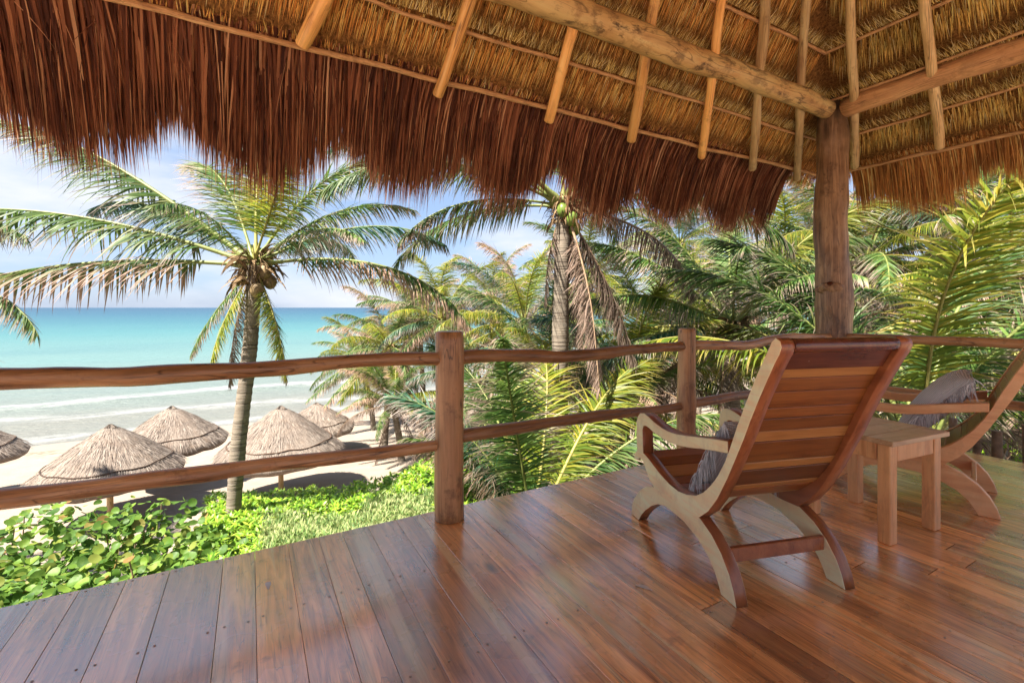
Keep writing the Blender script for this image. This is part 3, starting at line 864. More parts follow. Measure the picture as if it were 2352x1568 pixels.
LY = ((0, 1.0, 0.62), (1, 1.08, 0.34), (2, 0.78, 0.6))
eave(-3.2 - AX, 5.18 - AX, A3([1., 0, 0]), A3([0, 1., 0]), hy(z0) + 0.085, z0 + 0.03, 2100, 0.83, M_th_red, 0.006, 0.021, 0.02, layers=LY)
eave(-2.0 - AY, 2.66 - AY, A3([0, 1., 0]), A3([1., 0, 0]), hx(z0) + 0.085, z0 + 0.03, 1900, 0.64, M_th_tan, 0.005, 0.013, 0.12, layers=LY)
eave(5.15 - AX, 5.70 - AX, A3([1., 0, 0]), A3([0, 1., 0]), hy(z0) + 0.02, z0 + 0.04, 900, 0.26, M_th_tan, 0.004, 0.008, layers=LY[:2])
eave(2.62 - AY, 2.95 - AY, A3([0, 1., 0]), A3([1., 0, 0]), hx(z0) + 0.02, z0 + 0.04, 900, 0.30, M_th_tan, 0.004, 0.008, layers=LY[:2])
eave(-3.2 - AX, 5.9 - AX, A3([1., 0, 0]), A3([0, -1., 0]), hy(z0), z0, 260, 0.7, M_th_red, 0.02, 0.04, layers=LY[:2])
eave(-2.0 - AY, 3.2 - AY, A3([0, 1., 0]), A3([-1., 0, 0]), hx(z0), z0, 260, 0.7, M_th_red, 0.02, 0.04, layers=LY[:2])

# ------------------------------------------------------------------ plantation chairs
FRONT = [(0.77, 0.381), (0.735, 0.385), (0.702, 0.377), (0.66, 0.366), (0.602, 0.344), (0.543, 0.324), (0.463, 0.305), (0.388, 0.299), (0.318, 0.31), (0.252, 0.332), (0.20, 0.366),
         (0.15, 0.415), (0.109, 0.465), (0.068, 0.53), (0.035, 0.60), (-0.003, 0.69), (-0.05, 0.79), (-0.11, 0.91), (-0.165, 1.005), (-0.178, 1.03), (-0.195, 1.045)]
REAR = [(-0.215, 1.035), (-0.222, 1.015), (-0.212, 0.99), (-0.19, 0.955), (-0.155, 0.89), (-0.115, 0.815), (-0.076, 0.734), (-0.04, 0.655), (-0.002, 0.58), (0.05, 0.478), (0.112, 0.372), (0.17, 0.298),
        (0.235, 0.243), (0.33, 0.238), (0.432, 0.243), (0.53, 0.238), (0.60, 0.236), (0.647, 0.262), (0.683, 0.30), (0.712, 0.335), (0.745, 0.342), (0.765, 0.330), (0.79, 0.318), (0.812, 0.325), (0.80, 0.352)]
LEG = [(0.845, 0.0), (0.838, 0.045), (0.815, 0.095), (0.76, 0.158), (0.693, 0.205), (0.62, 0.234), (0.543, 0.247), (0.432, 0.251), (0.318, 0.252), (0.226, 0.244), (0.149, 0.210), (0.088, 0.162), (0.042, 0.105), (0.016, 0.052), (0.0, 0.0),
       (0.088, 0.0), (0.103, 0.03), (0.128, 0.07), (0.174, 0.113), (0.241, 0.150), (0.342, 0.178), (0.436, 0.184), (0.50, 0.183), (0.568, 0.166), (0.629, 0.132), (0.693, 0.082), (0.735, 0.04), (0.765, 0.0)]
ARM = [(0.77, 0.372), (0.778, 0.43), (0.777, 0.52), (0.767, 0.558), (0.742, 0.582), (0.70, 0.592), (0.65, 0.583), (0.602, 0.570), (0.53, 0.558), (0.47, 0.555), (0.40, 0.560), (0.318, 0.574), (0.22, 0.594), (0.114, 0.614), (0.045, 0.625),
       (0.045, 0.578), (0.131, 0.563), (0.22, 0.545), (0.30, 0.526), (0.388, 0.512), (0.45, 0.507), (0.52, 0.507), (0.60, 0.516), (0.65, 0.527), (0.68, 0.530), (0.705, 0.524), (0.716, 0.50), (0.712, 0.43), (0.707, 0.37)]

def extrude_profile(name, pts, x0, x1, m_side, m_edge, b=0.004, outer=0):
    """side profile (t, z) extruded along x with a small bevel"""
    import bmesh
    bm = bmesh.new()
    vs = [bm.verts.new((x0, p[0], p[1])) for p in pts]
    f = bm.faces.new(vs)
    r = bmesh.ops.extrude_face_region(bm, geom=[f])
    for v in [e for e in r['geom'] if isinstance(e, bmesh.types.BMVert)]: v.co.x = x1
    bmesh.ops.recalc_face_normals(bm, faces=bm.faces[:])
    be = [e for e in bm.edges if abs(e.verts[0].co.x - e.verts[1].co.x) < 1e-6]
    bmesh.ops.bevel(bm, geom=be, offset=b * 0.5, segments=1, affect='EDGES')
    for fc in bm.faces:
        fc.material_index = 0 if (abs(fc.normal.x) > 0.3 if outer == 0 else fc.normal.x * outer > 0.3) else 1
        fc.smooth = abs(fc.normal.x) < 0.2
    me = bpy.data.meshes.new(name)
    bm.to_mesh(me); bm.free()
    me.materials.append(m_side); me.materials.append(m_edge)
    return me

W_CH = 0.57
def add_mesh(name, me, parent, M):
    return link(bpy.data.objects.new(name, me), parent, M)

def make_chair(M, side, edge, label, slat_pick):
    ch = empty('plantation_chair', M, label=label, cat='chair', group='plantation chairs on the deck')
    for x0, x1 in ((0.0, 0.058), (W_CH - 0.058, W_CH)):
        add_mesh('side_frame', extrude_profile('side_frame', FRONT + REAR, x0, x1, side, edge, outer=-1 if x0 == 0 else 1), ch, M)
        add_mesh('leg_arch', extrude_profile('leg_arch', LEG, x0 + 0.0015, x1 - 0.0015, side, edge), ch, M)
        add_mesh('armrest', extrude_profile('armrest', ARM, x0 - 0.003, x1 + 0.004, side, edge, 0.006), ch, M)
    # slats follow the front curve, just inside it
    pts = [Vector((0, p[0], p[1])) for p in FRONT[1:]]
    cum = [0]
    for a, b in zip(pts, pts[1:]): cum.append(cum[-1] + (b - a).length)
    tot = cum[-1]
    def at(s):
        s = min(max(s, 0), tot - 1e-5)
        for i in range(len(cum) - 1):
            if s <= cum[i+1]:
                t = (s - cum[i]) / (cum[i+1] - cum[i]); p = pts[i].lerp(pts[i+1], t)
                d = (pts[i+1] - pts[i]).normalized(); return p, d
    s, i = 0.0, 0
    ws = slat_pick
    while s < tot - 0.135:
        w, mi = ws[i % len(ws)]; i += 1
        if s + w > tot - 0.125: w = tot - 0.125 - s
        (pa, _), (pb, _) = at(s + 0.0015), at(s + w - 0.0015)
        d = (pb - pa).normalized(); nrm = Vector((0, -d.z, d.y))
        if nrm.y > 0 and nrm.z < 0: nrm = -nrm
        nrm = -nrm if nrm.dot(Vector((0, 1, 1))) < 0 else nrm   # towards the sitter
        L = (pb - pa).length
        c = (pa + pb) / 2 - nrm * (0.014 if s > 0.15 else 0.012)
        me = bevel_box('slat', W_CH - 0.116, L, 0.016, M_slat[mi], 0.002)
        q = Matrix(((1, 0, 0), (0, d.y, nrm.y), (0, d.z, nrm.z))).to_4x4()
        add_mesh('slat', me, ch, M @ Matrix.Translation((W_CH / 2, c.y, c.z)) @ q)
        s += w
    # headboard and rolled top rail
    (pa, _), (pb, _) = at(tot - 0.123), at(tot - 0.025)
    d = (pb - pa).normalized(); nrm = Vector((0, -d.z, d.y)); nrm = nrm if nrm.y > 0 else -nrm
    c = (pa + pb) / 2 - nrm * 0.020
    q = Matrix(((1, 0, 0), (0, d.y, nrm.y), (0, d.z, nrm.z))).to_4x4()
    add_mesh('headboard', bevel_box('headboard', W_CH - 0.116, (pb - pa).length, 0.022, M_maroon, 0.003), ch, M @ Matrix.Translation((W_CH / 2, c.y, c.z)) @ q)
    log('top_rail', (0.059, -0.199, 1.018), (W_CH - 0.059, -0.199, 1.018), 0.0255, 0.0255, M_maroon, ch, 0.0, 6, 20, 0.0, 1, M=M)
    # stretchers
    add_mesh('stretcher', bevel_box('stretcher', W_CH - 0.116, 0.022, 0.058, edge, 0.003), ch, M @ Matrix.Translation((W_CH / 2, 0.105, 0.145)))
    add_mesh('stretcher', bevel_box('stretcher', W_CH - 0.116, 0.022, 0.05, edge, 0.003), ch, M @ Matrix.Translation((W_CH / 2, 0.66, 0.262)))
    return ch

def chair_M(p, d):
    f = Vector((d[0], d[1], 0)).normalized(); r = Vector((f.y, -f.x, 0))
    return Matrix(((r.x, f.x, 0, p[0]), (r.y, f.y, 0, p[1]), (0, 0, 1, 0.001), (0, 0, 0, 1)))
MC1 = chair_M((1.62, 1.146), (0.278, 0.96))
MC2 = chair_M((3.54, 0.919), (-0.28, 0.96))
pick = [(0.075, 0), (0.06, 0), (0.085, 1), (0.06, 0), (0.08, 0), (0.05, 0), (0.08, 2), (0.035, 1), (0.085, 0), (0.038, 1), (0.10, 2), (0.042, 1), (0.10, 0), (0.05, 1), (0.06, 0), (0.05, 0)]
make_chair(MC1, M_cream, M_redw, 'reclined wooden chair in the middle of the deck, seen from behind with dark slatted back', pick)
make_chair(MC2, M_pink, M_pink, 'tan wooden chair at the right edge beyond the small table', [(w, 1) for w, _ in pick])

# cushions with yarn fringe
def cushion(MCh, c, tilt, label, w=0.44, h=0.42, th=0.15, seed=0, yaw=0.0):
    M = MCh @ Matrix.Translation(c) @ Matrix.Rotation(yaw, 4, 'Z') @ Matrix.Rotation(tilt, 4, 'X')
    e = empty('cushion', M, label=label, cat='cushion', group='grey fringed cushions')
    n = 22
    V, F = [], []
    for sgn in (1, -1):
        for j in range(n + 1):
            for i in range(n + 1):
                a, b = i / n * 2 - 1, j / n * 2 - 1
                t = max(0.0, (1 - abs(a) ** 2.4)) ** 0.55 * max(0.0, (1 - abs(b) ** 2.4)) ** 0.55
                x = a * w / 2 * (1 - 0.07 * (1 - abs(b)) * abs(a)); y = b * h / 2 * (1 - 0.07 * (1 - abs(a)) * abs(b))
                z = sgn * th / 2 * t
                z += 0.012 * noise.noise(Vector((x * 9 + seed, y * 9, sgn))) * t + 0.02 * math.sin(a * 2 + seed) * b
                V.append((x, y, z))
    m = n + 1
    for s in (0, 1):
        o = s * m * m
        for j in range(n):
            for i in range(n):
                q = (o + j*m+i, o + j*m+i+1, o + (j+1)*m+i+1, o + (j+1)*m+i)
                F.append(q if s == 0 else q[::-1])
    add_mesh('cushion_cover', py_mesh('cushion_cover', V, F, M_cloth, True), e, M)
    # fringe of loose twisted yarn along the two side edges and corners
    k = 420
    side = rng.integers(0, 2, k) * 2 - 1
    b = rng.uniform(-1, 1, k)
    Pl = np.stack([side * w / 2 * 0.99, b * h / 2, 0.02 * np.sin(side * 2 + seed) * b], 1)
    Mi = np.array(M); Rm = Mi[:3, :3]
    P = Pl @ Rm.T + Mi[:3, 3]
    X = Rm @ A3([1., 0, 0])
    D = X * side[:, None] * 0.6 + rng.normal(0, 0.26, (k, 3)) + A3([0, 0, -0.35])
    # stay inside the side frames: the yarn turns down against the wood
    v, f, u = blades(P, D, rng.normal(0, 1, (k, 3)), rng.uniform(0.08, 0.18, k), rng.uniform(0.006, 0.010, k), 2.4, 4)
    v = (v - Mi[:3, 3]) @ Rm
    v[:, 0] = np.clip(v[:, 0], -0.222, 0.222)
    o = link(bpy.data.objects.new('fringe', np_mesh('fringe', v, f, M_yarn, u)), e, M)
    o['kind'] = 'stuff'
    return e
cushion(MC1, (0.285, 0.265, 0.50), R(128), 'grey fringed cushion in the middle chair, mostly hidden behind its back', seed=1)
cushion(MC2, (0.285, 0.28, 0.555), R(130), 'grey woven cushion with loose fringe lying in the right chair', w=0.44, h=0.52, th=0.17, seed=4)

# ------------------------------------------------------------------ side table
MT = T(2.93, 1.27, 0.001, R(-6))
tb = empty('side_table', MT, label='small square wooden table between the two chairs', cat='table')
for (x, y) in ((-0.19, -0.185), (0.19, -0.185), (-0.19, 0.185), (0.19, 0.185)):
    add_mesh('leg', bevel_box('leg', 0.058, 0.058, 0.485, M_tleg, 0.004), tb, MT @ Matrix.Translation((x, y, 0.2425)))
for (x, y, sx_, sy_) in ((0, -0.20, 0.312, 0.02), (0, 0.20, 0.312, 0.02), (-0.205, 0, 0.02, 0.302), (0.205, 0, 0.02, 0.302)):
    add_mesh('apron', bevel_box('apron', sx_, sy_, 0.085, M_tleg, 0.003), tb, MT @ Matrix.Translation((x, y, 0.44)))
for k in range(4):
    add_mesh('top_board', bevel_box('top_board', 0.49, 0.1185, 0.024, M_table, 0.003), tb, MT @ Matrix.Translation((0, -0.18 + k * 0.12, 0.4975)))

# ------------------------------------------------------------------ beach umbrellas
def palapa(x, y, ztop, rad, hc, label, seed):
    zb = ground_z(x, y)
    M = T(x, y, zb - 0.05)
    e = empty('thatched_umbrella', M, label=label, cat='beach umbrella', group='thatched umbrellas on the sand')
    H = ztop - zb
    log('pole', (x, y, zb - 0.1), (x + 0.03, y, ztop - 0.15), 0.075, 0.065, M_rafter2, e, 0.015, 10, 10, 0.1, seed)
    n, m = 64, 12
    V = []
    for sgn in (0, 1):
        for j in range(m + 1):
            t = j / m
            for i in range(n):
                a = 2 * math.pi * i / n
                w = 1 + 0.035 * noise.noise(Vector((math.cos(a) * 2, math.sin(a) * 2, seed))) * (0.4 + t) + (0.03 * noise.noise(Vector((a * 9, seed, 2))) if j == m else 0)
                r = rad * (0.04 + 0.96 * t ** 0.93) * w
                z = ztop - hc * (0.9 * t + 0.1 * t * t)
                if j >= m - 1: z -= 0.05 * (1 + noise.noise(Vector((math.cos(a) * 3, math.sin(a) * 3, seed + 3)))) * (j - m + 2) / 2
                if t > 0.74 and sgn == 0: r += 0.025
                if sgn: z -= 0.14; r *= 0.985
                V.append((x + r * math.cos(a), y + r * math.sin(a), z))
    F = []
    o2 = n * (m + 1)
    for j in range(m):
        for i in range(n):
            q = (j*n+i, (j+1)*n+i, (j+1)*n+(i+1) % n, j*n+(i+1) % n)
            F.append(q); F.append(tuple(o2 + k for k in reversed(q)))
    for i in range(n):
        F.append((m*n+i, o2+m*n+i, o2+m*n+(i+1) % n, m*n+(i+1) % n))
    F.append(tuple(reversed(range(n))))
    V = [(a - x, b - y, c - zb + 0.05) for a, b, c in V]
    add_mesh('canopy', py_mesh('canopy', V, F, M_palapa, True), e, M)
    k = 5200
    a = rng.uniform(0, 2 * math.pi, k); t = np.sqrt(rng.uniform(0.0, 1, k)) * 0.96
    r = rad * (0.04 + 0.96 * t ** 0.93); z = H + 0.05 - hc * (0.9 * t + 0.1 * t * t)
    r = r + np.where(t > 0.74, 0.03, 0.006)
    P = np.stack([r * np.cos(a), r * np.sin(a), z + 0.01], 1)
    rd = np.stack([np.cos(a), np.sin(a), np.zeros(k)], 1)
    D = rd * rad + A3([0, 0, -1.0]) * hc * 1.02 + rng.normal(0, 0.12, (k, 3)) * rad
    tg = np.stack([-np.sin(a), np.cos(a), np.zeros(k)], 1)
    v, f, u = blades(P, D, tg + rng.normal(0, .3, (k, 3)), rng.uniform(0.14, 0.3, k), rng.uniform(0.008, 0.02, k), 0.15, 2)
    o = add_mesh('loose_straw', np_mesh('loose_straw', v, f, M_th_grey, u), e, M); o['kind'] = 'stuff'
    # rope band
    pts = []
    for i in range(61):
        a_ = 2 * math.pi * i / 60
        t = 0.77 + 0.012 * math.sin(a_ * 7 + seed) + 0.02 * noise.noise(Vector((math.cos(a_) * 4, math.sin(a_) * 4, seed)))
        rr = rad * (0.04 + 0.96 * t ** 0.93) + 0.045
        pts.append((rr * math.cos(a_), rr * math.sin(a_), H + 0.05 - hc * (0.9 * t + 0.1 * t * t) + 0.012))
    V, F, ns = tube_data(pts, 0.016, 5, 0, 0, False)
    add_mesh('rope', py_mesh('rope', V, F, M_under, True), e, M)
    # cap
    k = 260
    a = rng.uniform(0, 2 * math.pi, k)
    P = np.stack([0.03 * np.cos(a), 0.03 * np.sin(a), np.full(k, H + 0.09)], 1)
    D = np.stack([np.cos(a), np.sin(a), np.full(k, -0.75)], 1)
    v, f, u = blades(P, D, rng.normal(0, 1, (k, 3)), 0.24, 0.03, 0.3, 2)
    o = add_mesh('straw_cap', np_mesh('straw_cap', v, f, M_th_grey, u), e, M); o['kind'] = 'stuff'

palapa(-3.25, 16.1, -2.0, 1.62, 1.22, 'large thatched beach umbrella second from the left, in front of the peaked one', 1)
palapa(-2.25, 18.9, -2.13, 1.55, 1.10, 'thatched beach umbrella nearest the water behind the large one, left of the palm trunk', 2)
palapa(0.80, 15.6, -1.83, 1.70, 1.30, 'tall thatched beach umbrella just right of the ringed palm trunk', 3)
palapa(-7.80, 20.4, -2.10, 1.62, 1.2, 'thatched beach umbrella cut off by the left edge of the picture', 4)
palapa(2.35, 20.5, -2.75, 1.45, 0.95, 'small dark thatched beach umbrella farthest back, under the palm fronds', 5)

# ------------------------------------------------------------------ coconut palms
FR = {}
def frond_mesh(el, L, style, seed, droop=1.0, upside=0.0, dens=1.0):
    """a pinnate leaf growing along +X at elevation el (degrees)"""
    r_ = np.random.default_rng(seed)
    N = 26
    ang = R(el); pts = [np.zeros(3)]; tang = []
    side_w = r_.normal(0, 0.05)
    for i in range(N):
        t = i / N
        a = ang - droop * (0.25 + 0.75 * t) * t * 1.15 * (1.0 if el > -20 else 0.35)
        a = max(a, R(-84))
        d = np.array([math.cos(a), side_w * t * 2, math.sin(a)]); d /= np.linalg.norm(d)
        tang.append(d); pts.append(pts[-1] + d * L / N)
    tang.append(tang[-1]); pts = np.array(pts); tang = np.array(tang)
    # rachis
    V, F, ns = tube_data([Vector(p) for p in pts], [0.034 * (L / 4) * (1 - 0.85 * (i / N)) + (0.03 if i < 2 else 0) for i in range(N + 1)], 6, 0, 0, False)
    V = np.array([tuple(v) for v in V]); T_ = []
    for q in F: T_ += [(q[0], q[1], q[2]), (q[0], q[2], q[3])]
    parts = [(V, np.array(T_), np.zeros((len(V), 2)))]
    nf0 = len(T_)
    # leaflets
    n = int(150 * dens * (1.35 if el > 48 else 1))
    for sd in (-1, 1):
        s = np.linspace(0.17, 0.995, n) + r_.normal(0, 0.003, n)
        s = np.clip(s, 0, 0.999)
        fi = s * N; i0 = fi.astype(int); fr = (fi - i0)[:, None]
        P = pts[i0] * (1 - fr) + pts[i0 + 1] * fr; Tn = tang[i0]
        Y = np.zeros((n, 3)); Y[:, 1] = sd
        Nn = np.cross(Tn, Y * sd); Nn = unit(Nn); Nn *= np.sign(Nn[:, 2:3] + 1e-6)
        prof = np.interp(s, [0.15, 0.25, 0.5, 0.8, 1.0], [0.55, 0.9, 1.0, 0.75, 0.35])
        Ll = prof * 0.76 * (L / 4) ** 0.8 * r_.uniform(0.82, 1.1, n)
        beta = np.interp(s, [0.15, 0.5, 1.0], [1.15, 0.95, 0.45]) + r_.normal(0, 0.07, n)
        up = r_.normal(-0.42 if el < 55 else -0.1, 0.25, n)
        D = Tn * np.cos(beta)[:, None] + Y * np.sin(beta)[:, None] + Nn * up[:, None]
        S = Tn * 0.9 + Nn * r_.normal(0.15, 0.35, (n, 1)) - Y * 0.2
        S = S - unit(D) * np.sum(S * unit(D), 1, keepdims=True)
        bd = np.clip(r_.normal(0.95, 0.45, n), 0.2, 2.2) * (1.0 if style != 'dry' else 1.8)
        if el > 48: bd *= 0.8; Ll = Ll * 1.22
        keep = r_.random(n) > (0.04 if style != 'dry' else 0.1)
        W = 0.033 * (L / 4) ** 0.5 * r_.uniform(0.75, 1.15, n) * (1.0 if style != 'dry' else 0.85)
        parts.append(blades(P[keep], D[keep], S[keep], Ll[keep], W[keep], bd[keep], 4, u=s[keep]))
    v, f, u = join(parts)
    mi = np.ones(len(f), int); mi[:nf0] = 0
    rm = {'dryish': M_rachis, 'green': M_rachis, 'teal': M_rachis, 'yellow': M_rachis_y, 'dry': M_rachis_d}[style]
    return np_mesh('frond', v, f, [rm, M_fr[style]], u, False, mi)

def get_frond(el, style, var, small=False, droop=1.0):
    b = int(round(el / 12.0) * 12)
    key = (b, style, var % 2, small, droop)
    if key not in FR:
        FR[key] = frond_mesh(b, 4.0, style, abs(hash(str(key))) % 1000 if False else (b + 200) * 7 + (var % 2) * 13 + len(style), droop, dens=0.8 if small else 1.0)
    return FR[key]

def trunk_mesh(pts, r0, r1):
    P = [Vector(p) for p in pts]
    # smooth the path
    out = []
    L = sum((b - a).length for a, b in zip(P, P[1:]))
    n = max(10, int(L / 0.045))
    for i in range(n + 1):
        t = i / n * (len(P) - 1); k = min(int(t), len(P) - 2); f = t - k
        p0, p1, p2, p3 = P[max(k-1, 0)], P[k], P[k+1], P[min(k+2, len(P)-1)]
        q = 0.5 * ((2*p1) + (p2-p0)*f + (2*p0-5*p1+4*p2-p3)*f*f + (-p0+3*p1-3*p2+p3)*f**3)
        out.append(q)
    rad = []
    for i in range(n + 1):
        t = i / n
        r = r0 + (r1 - r0) * t ** 0.8 + 0.05 * math.exp(-t * 14)
        r *= (1.0 + (0.045 if i % 2 else -0.02)) * (1 + 0.05 * noise.noise(Vector((t * 9, r0 * 50, 1))))
        rad.append(r)
    V, F, ns = tube_data(out, rad, 14, 0.05, r0 * 10, True)
    return py_mesh('trunk', V, F, M_trunk, True, smooth_n=ns)

def palm(base, top, r0, r1, fronds, label, cat='palm tree', Lk=1.0, mid=None, cocos=0, coco_mat=None, husk=1.0, group='coconut palms'):
    bx, by, bz = base
    M = T(bx, by, bz)
    e = empty('coconut_palm', M, label=label, cat=cat, group=group)
    B, Tp = Vector(base), Vector(top)
    pts = [Vector((0, 0, -0.2))] + ([Vector(m) - B for m in mid] if mid else [(Tp - B) * 0.35 + Vector((0.03, 0, 0)), (Tp - B) * 0.7]) + [Tp - B]
    add_mesh('trunk', trunk_mesh(pts, r0, r1), e, M)
    for i, fr_ in enumerate(fronds):
        phi, el, Lf, style = fr_[:4]
        dv = RT * math.cos(R(phi)) + FW * math.sin(R(phi))
        az = math.atan2(dv.y, dv.x)
        me = get_frond(el, style, i, Lk < 0.8, fr_[4] if len(fr_) > 4 else 1.0)
        b = int(round(el / 12.0) * 12)
        o = bpy.data.objects.new('frond', me)
        up = Vector((0, 0, 0.10 * (el / 60.0)))
        Mf = Matrix.Translation(Tp + Vector((dv.x, dv.y, 0)) * r1 * 0.5 + up) @ Matrix.Rotation(az, 4, 'Z') @ Matrix.Rotation(R(-(el - b) * 0.9), 4, 'Y') @ Matrix.Rotation(random.uniform(-0.3, 0.3), 4, 'X') @ Matrix.Scale(Lf / 4.0, 4)
        link(o, e, Mf)
    # fibre and old leaf bases below the crown
    if husk:
        k = int(170 * husk)
        a = rng.uniform(0, 2 * math.pi, k); tz = rng.uniform(-0.30, 0.18, k)
        P = np.stack([r1 * 0.9 * np.cos(a), r1 * 0.9 * np.sin(a), tz], 1) + np.array(Tp - B)
        D = np.stack([np.cos(a), np.sin(a), rng.uniform(0.2, 1.6, k)], 1)
        big = rng.random(k) < 0.3
        v, f, u = blades(P, D, rng.normal(0, 1, (k, 3)), np.where(big, rng.uniform(.3, .55, k), rng.uniform(.12, .35, k)), np.where(big, .07, .02), rng.uniform(0.5, 4.5, k), 4)
        o = add_mesh('leaf_base_fibre', np_mesh('leaf_base_fibre', v, f, M_husk, u), e, M); o['kind'] = 'stuff'
    import bmesh
    for i in range(cocos):
        a = random.uniform(0, 6.28) if coco_mat is M_coco_b else R(-100 + 38 * i)
        dv = RT * math.cos(a) + FW * math.sin(a)
        bm = bmesh.new(); bmesh.ops.create_uvsphere(bm, u_segments=12, v_segments=9, radius=0.095)
        for v_ in bm.verts: v_.co.z *= 1.25
        for f_ in bm.faces: f_.smooth = True
        me = bpy.data.meshes.new('coconut'); bm.to_mesh(me); bm.free(); me.materials.append(coco_mat)
        c = Tp + dv * (r1 + 0.07 + 0.04 * (i % 2)) + Vector((0, 0, -0.10 - 0.14 * (i % 3)))
        link(bpy.data.objects.new('coconut', me), e, Matrix.Translation(c) @ Matrix.Rotation(0.3 * i, 4, 'X'))
    return e

def rand_crown(n, L, seed, dry=0.2, yel=0.15, lo=-25, hi=78):
    r_ = random.Random(seed); out = []
    for i in range(n):
        t = i / (n - 1)
        el = hi - (hi - lo) * t ** 0.85 + r_.uniform(-6, 6)
        phi = i * 137.5 + r_.uniform(-12, 12) + seed * 31
        x = r_.random()
        st = 'yellow' if x < yel else ('teal' if x < yel + 0.12 else ('dryish' if x < yel + 0.36 else 'green'))
        if t > 0.75 and r_.random() < dry * 3: st = 'dry'
        out.append((phi, el, L * r_.uniform(0.82, 1.08), st))
    for i in range(max(2, int(n * dry))):
        out.append((r_.uniform(0, 360), r_.uniform(-75, -45), L * r_.uniform(0.55, 0.8), 'dry'))
    return out

# the leaning palm left of centre
palm((-0.10, 8.10, ground_z(-.1, 8.1)), (0.06, 8.05, 1.78), 0.108, 0.10, [
    (176, 38, 4.9, 'green', 0.42), (184, 20, 4.4, 'green', 0.5), (187, 4, 4.4, 'dryish', 0.5), (160, 34, 3.8, 'teal', 0.8),
    (145, 60, 3.2, 'green'), (100, 78, 3.3, 'yellow'), (-60, 56, 2.3, 'yellow'), (-95, 36, 2.0, 'green'),
    (30, 46, 2.9, 'green'), (8, 30, 3.0, 'teal'), (-4, 8, 3.5, 'dryish'), (-28, 30, 2.2, 'green'), (18, 62, 3.0, 'green'),
    (215, -62, 1.6, 'yellow'), (185, -66, 1.9, 'dry'), (-15, -58, 1.7, 'yellow'), (5, -70, 1.7, 'dry'),
    (120, 24, 3.0, 'green'), (75, 30, 3.0, 'green'), (200, -50, 1.5, 'green')],
    'ringed palm trunk left of centre with its whole crown of fronds below the eave', mid=[(-0.22, 8.1, -2.4), (-0.16, 8.08, -1.0), (0.0, 8.05, 0.6)], cocos=3, coco_mat=M_coco_b, husk=1.6)

# the palm with the green coconuts
palm((4.30, 6.30, ground_z(4.3, 6.3)), (4.42, 6.2, 2.78), 0.15, 0.12, [
    (-152, 32, 4.4, 'teal', 0.85), (172, 36, 4.2, 'teal', 0.9), (196, 22, 3.8, 'green'), (-172, 8, 2.8, 'dryish'), (170, 5, 3.2, 'green'), (150, 50, 3.6, 'green'), (90, 60, 3.6, 'green'), (0, 40, 3.8, 'green'),
    (-10, 10, 3.6, 'green'), (20, -5, 3.3, 'dry'), (-30, -66, 2.9, 'dry'), (15, -62, 2.7, 'dry'), (10, -80, 2.6, 'dry'), (-15, -60, 2.4, 'dry'), (35, -78, 2.3, 'dry'), (195, -74, 1.5, 'dry'),
    (-60, 55, 3.2, 'green'), (-20, 65, 3.6, 'yellow'), (60, 20, 3.5, 'green')],
    'tall palm with a bunch of green coconuts under the eave', cocos=6, coco_mat=M_coco, husk=1.5)

# young trunkless palm right behind the rail
palm((3.25, 5.25, ground_z(3.2, 5.2)), (3.25, 5.25, -1.9), 0.16, 0.15, [
    (-88, 84, 3.2, 'green'), (150, 72, 3.3, 'green'), (175, 68, 2.7, 'teal'), (35, 60, 3.6, 'yellow'), (10, 50, 3.4, 'green'), (95, 74, 3.3, 'yellow'), (60, 40, 3.1, 'green'),
    (-40, 50, 2.6, 'green'), (215, 66, 2.2, 'green'), (-15, 34, 2.9, 'teal'), (190, 62, 2.0, 'dryish')],
    'young trunkless palm close behind the railing with one frond rising straight up', husk=0.4)

palm((8.06, 5.80, ground_z(8, 5.8)), (8.1, 5.8, 0.75), 0.15, 0.14, [
    (178, 48, 4.0, 'green'), (190, 26, 3.8, 'green'), (168, 66, 3.8, 'green'), (200, 4, 3.4, 'teal'), (182, -30, 3.0, 'dry'), (15, 52, 3.8, 'green'), (-5, 30, 3.6, 'green'), (-25, 62, 3.6, 'yellow'),
    (60, 60, 3.8, 'green'), (120, 55, 3.8, 'green'), (-70, 40, 2.8, 'green'), (-110, 50, 2.8, 'green'), (5, -25, 2.6, 'dry'), (-30, -55, 2.0, 'dry'), (215, -50, 2.2, 'dry'), (90, 25, 3.6, 'yellow'), (40, 5, 3.3, 'green'), (150, 5, 3.3, 'yellow')],
    'stout palm between the second rail post and the middle chair, thick green leaf stalks', husk=2.0)

palm((8.2, 2.95, ground_z(8.2, 2.95)), (8.2, 2.95, -0.95), 0.18, 0.17, [
    (-95, 80, 4.6, 'yellow'), (165, 62, 4.4, 'green'), (180, 46, 4.2, 'yellow'), (150, 74, 4.6, 'green'), (20, 66, 4.6, 'green'), (0, 52, 4.3, 'yellow'), (-20, 70, 4.2, 'green'), (90, 70, 4.5, 'green'),
    (60, 50, 4.2, 'green'), (120, 48, 4.2, 'yellow'), (-45, 50, 3.4, 'green'), (35, 34, 4.0, 'green'), (195, 28, 3.6, 'dry'), (-8, 22, 3.6, 'dry')],
    'low palm right of the thick post with bright yellow green backlit fronds', husk=1.2)

def far_palm(u, v, d, L, seed, label, Rr=0.13, n=26, **kw):
    z = 1.15 - (v - 706) * d / 1076
    p = cam_pt(u, d)
    g = ground_z(p.x, p.y)
    q = cam_pt(u + random.uniform(-25, 25), d)
    palm((q.x, q.y, g), (p.x, p.y, z), Rr, Rr * 0.85, rand_crown(n, L, seed, **kw), label, Lk=0.7, husk=0.7)

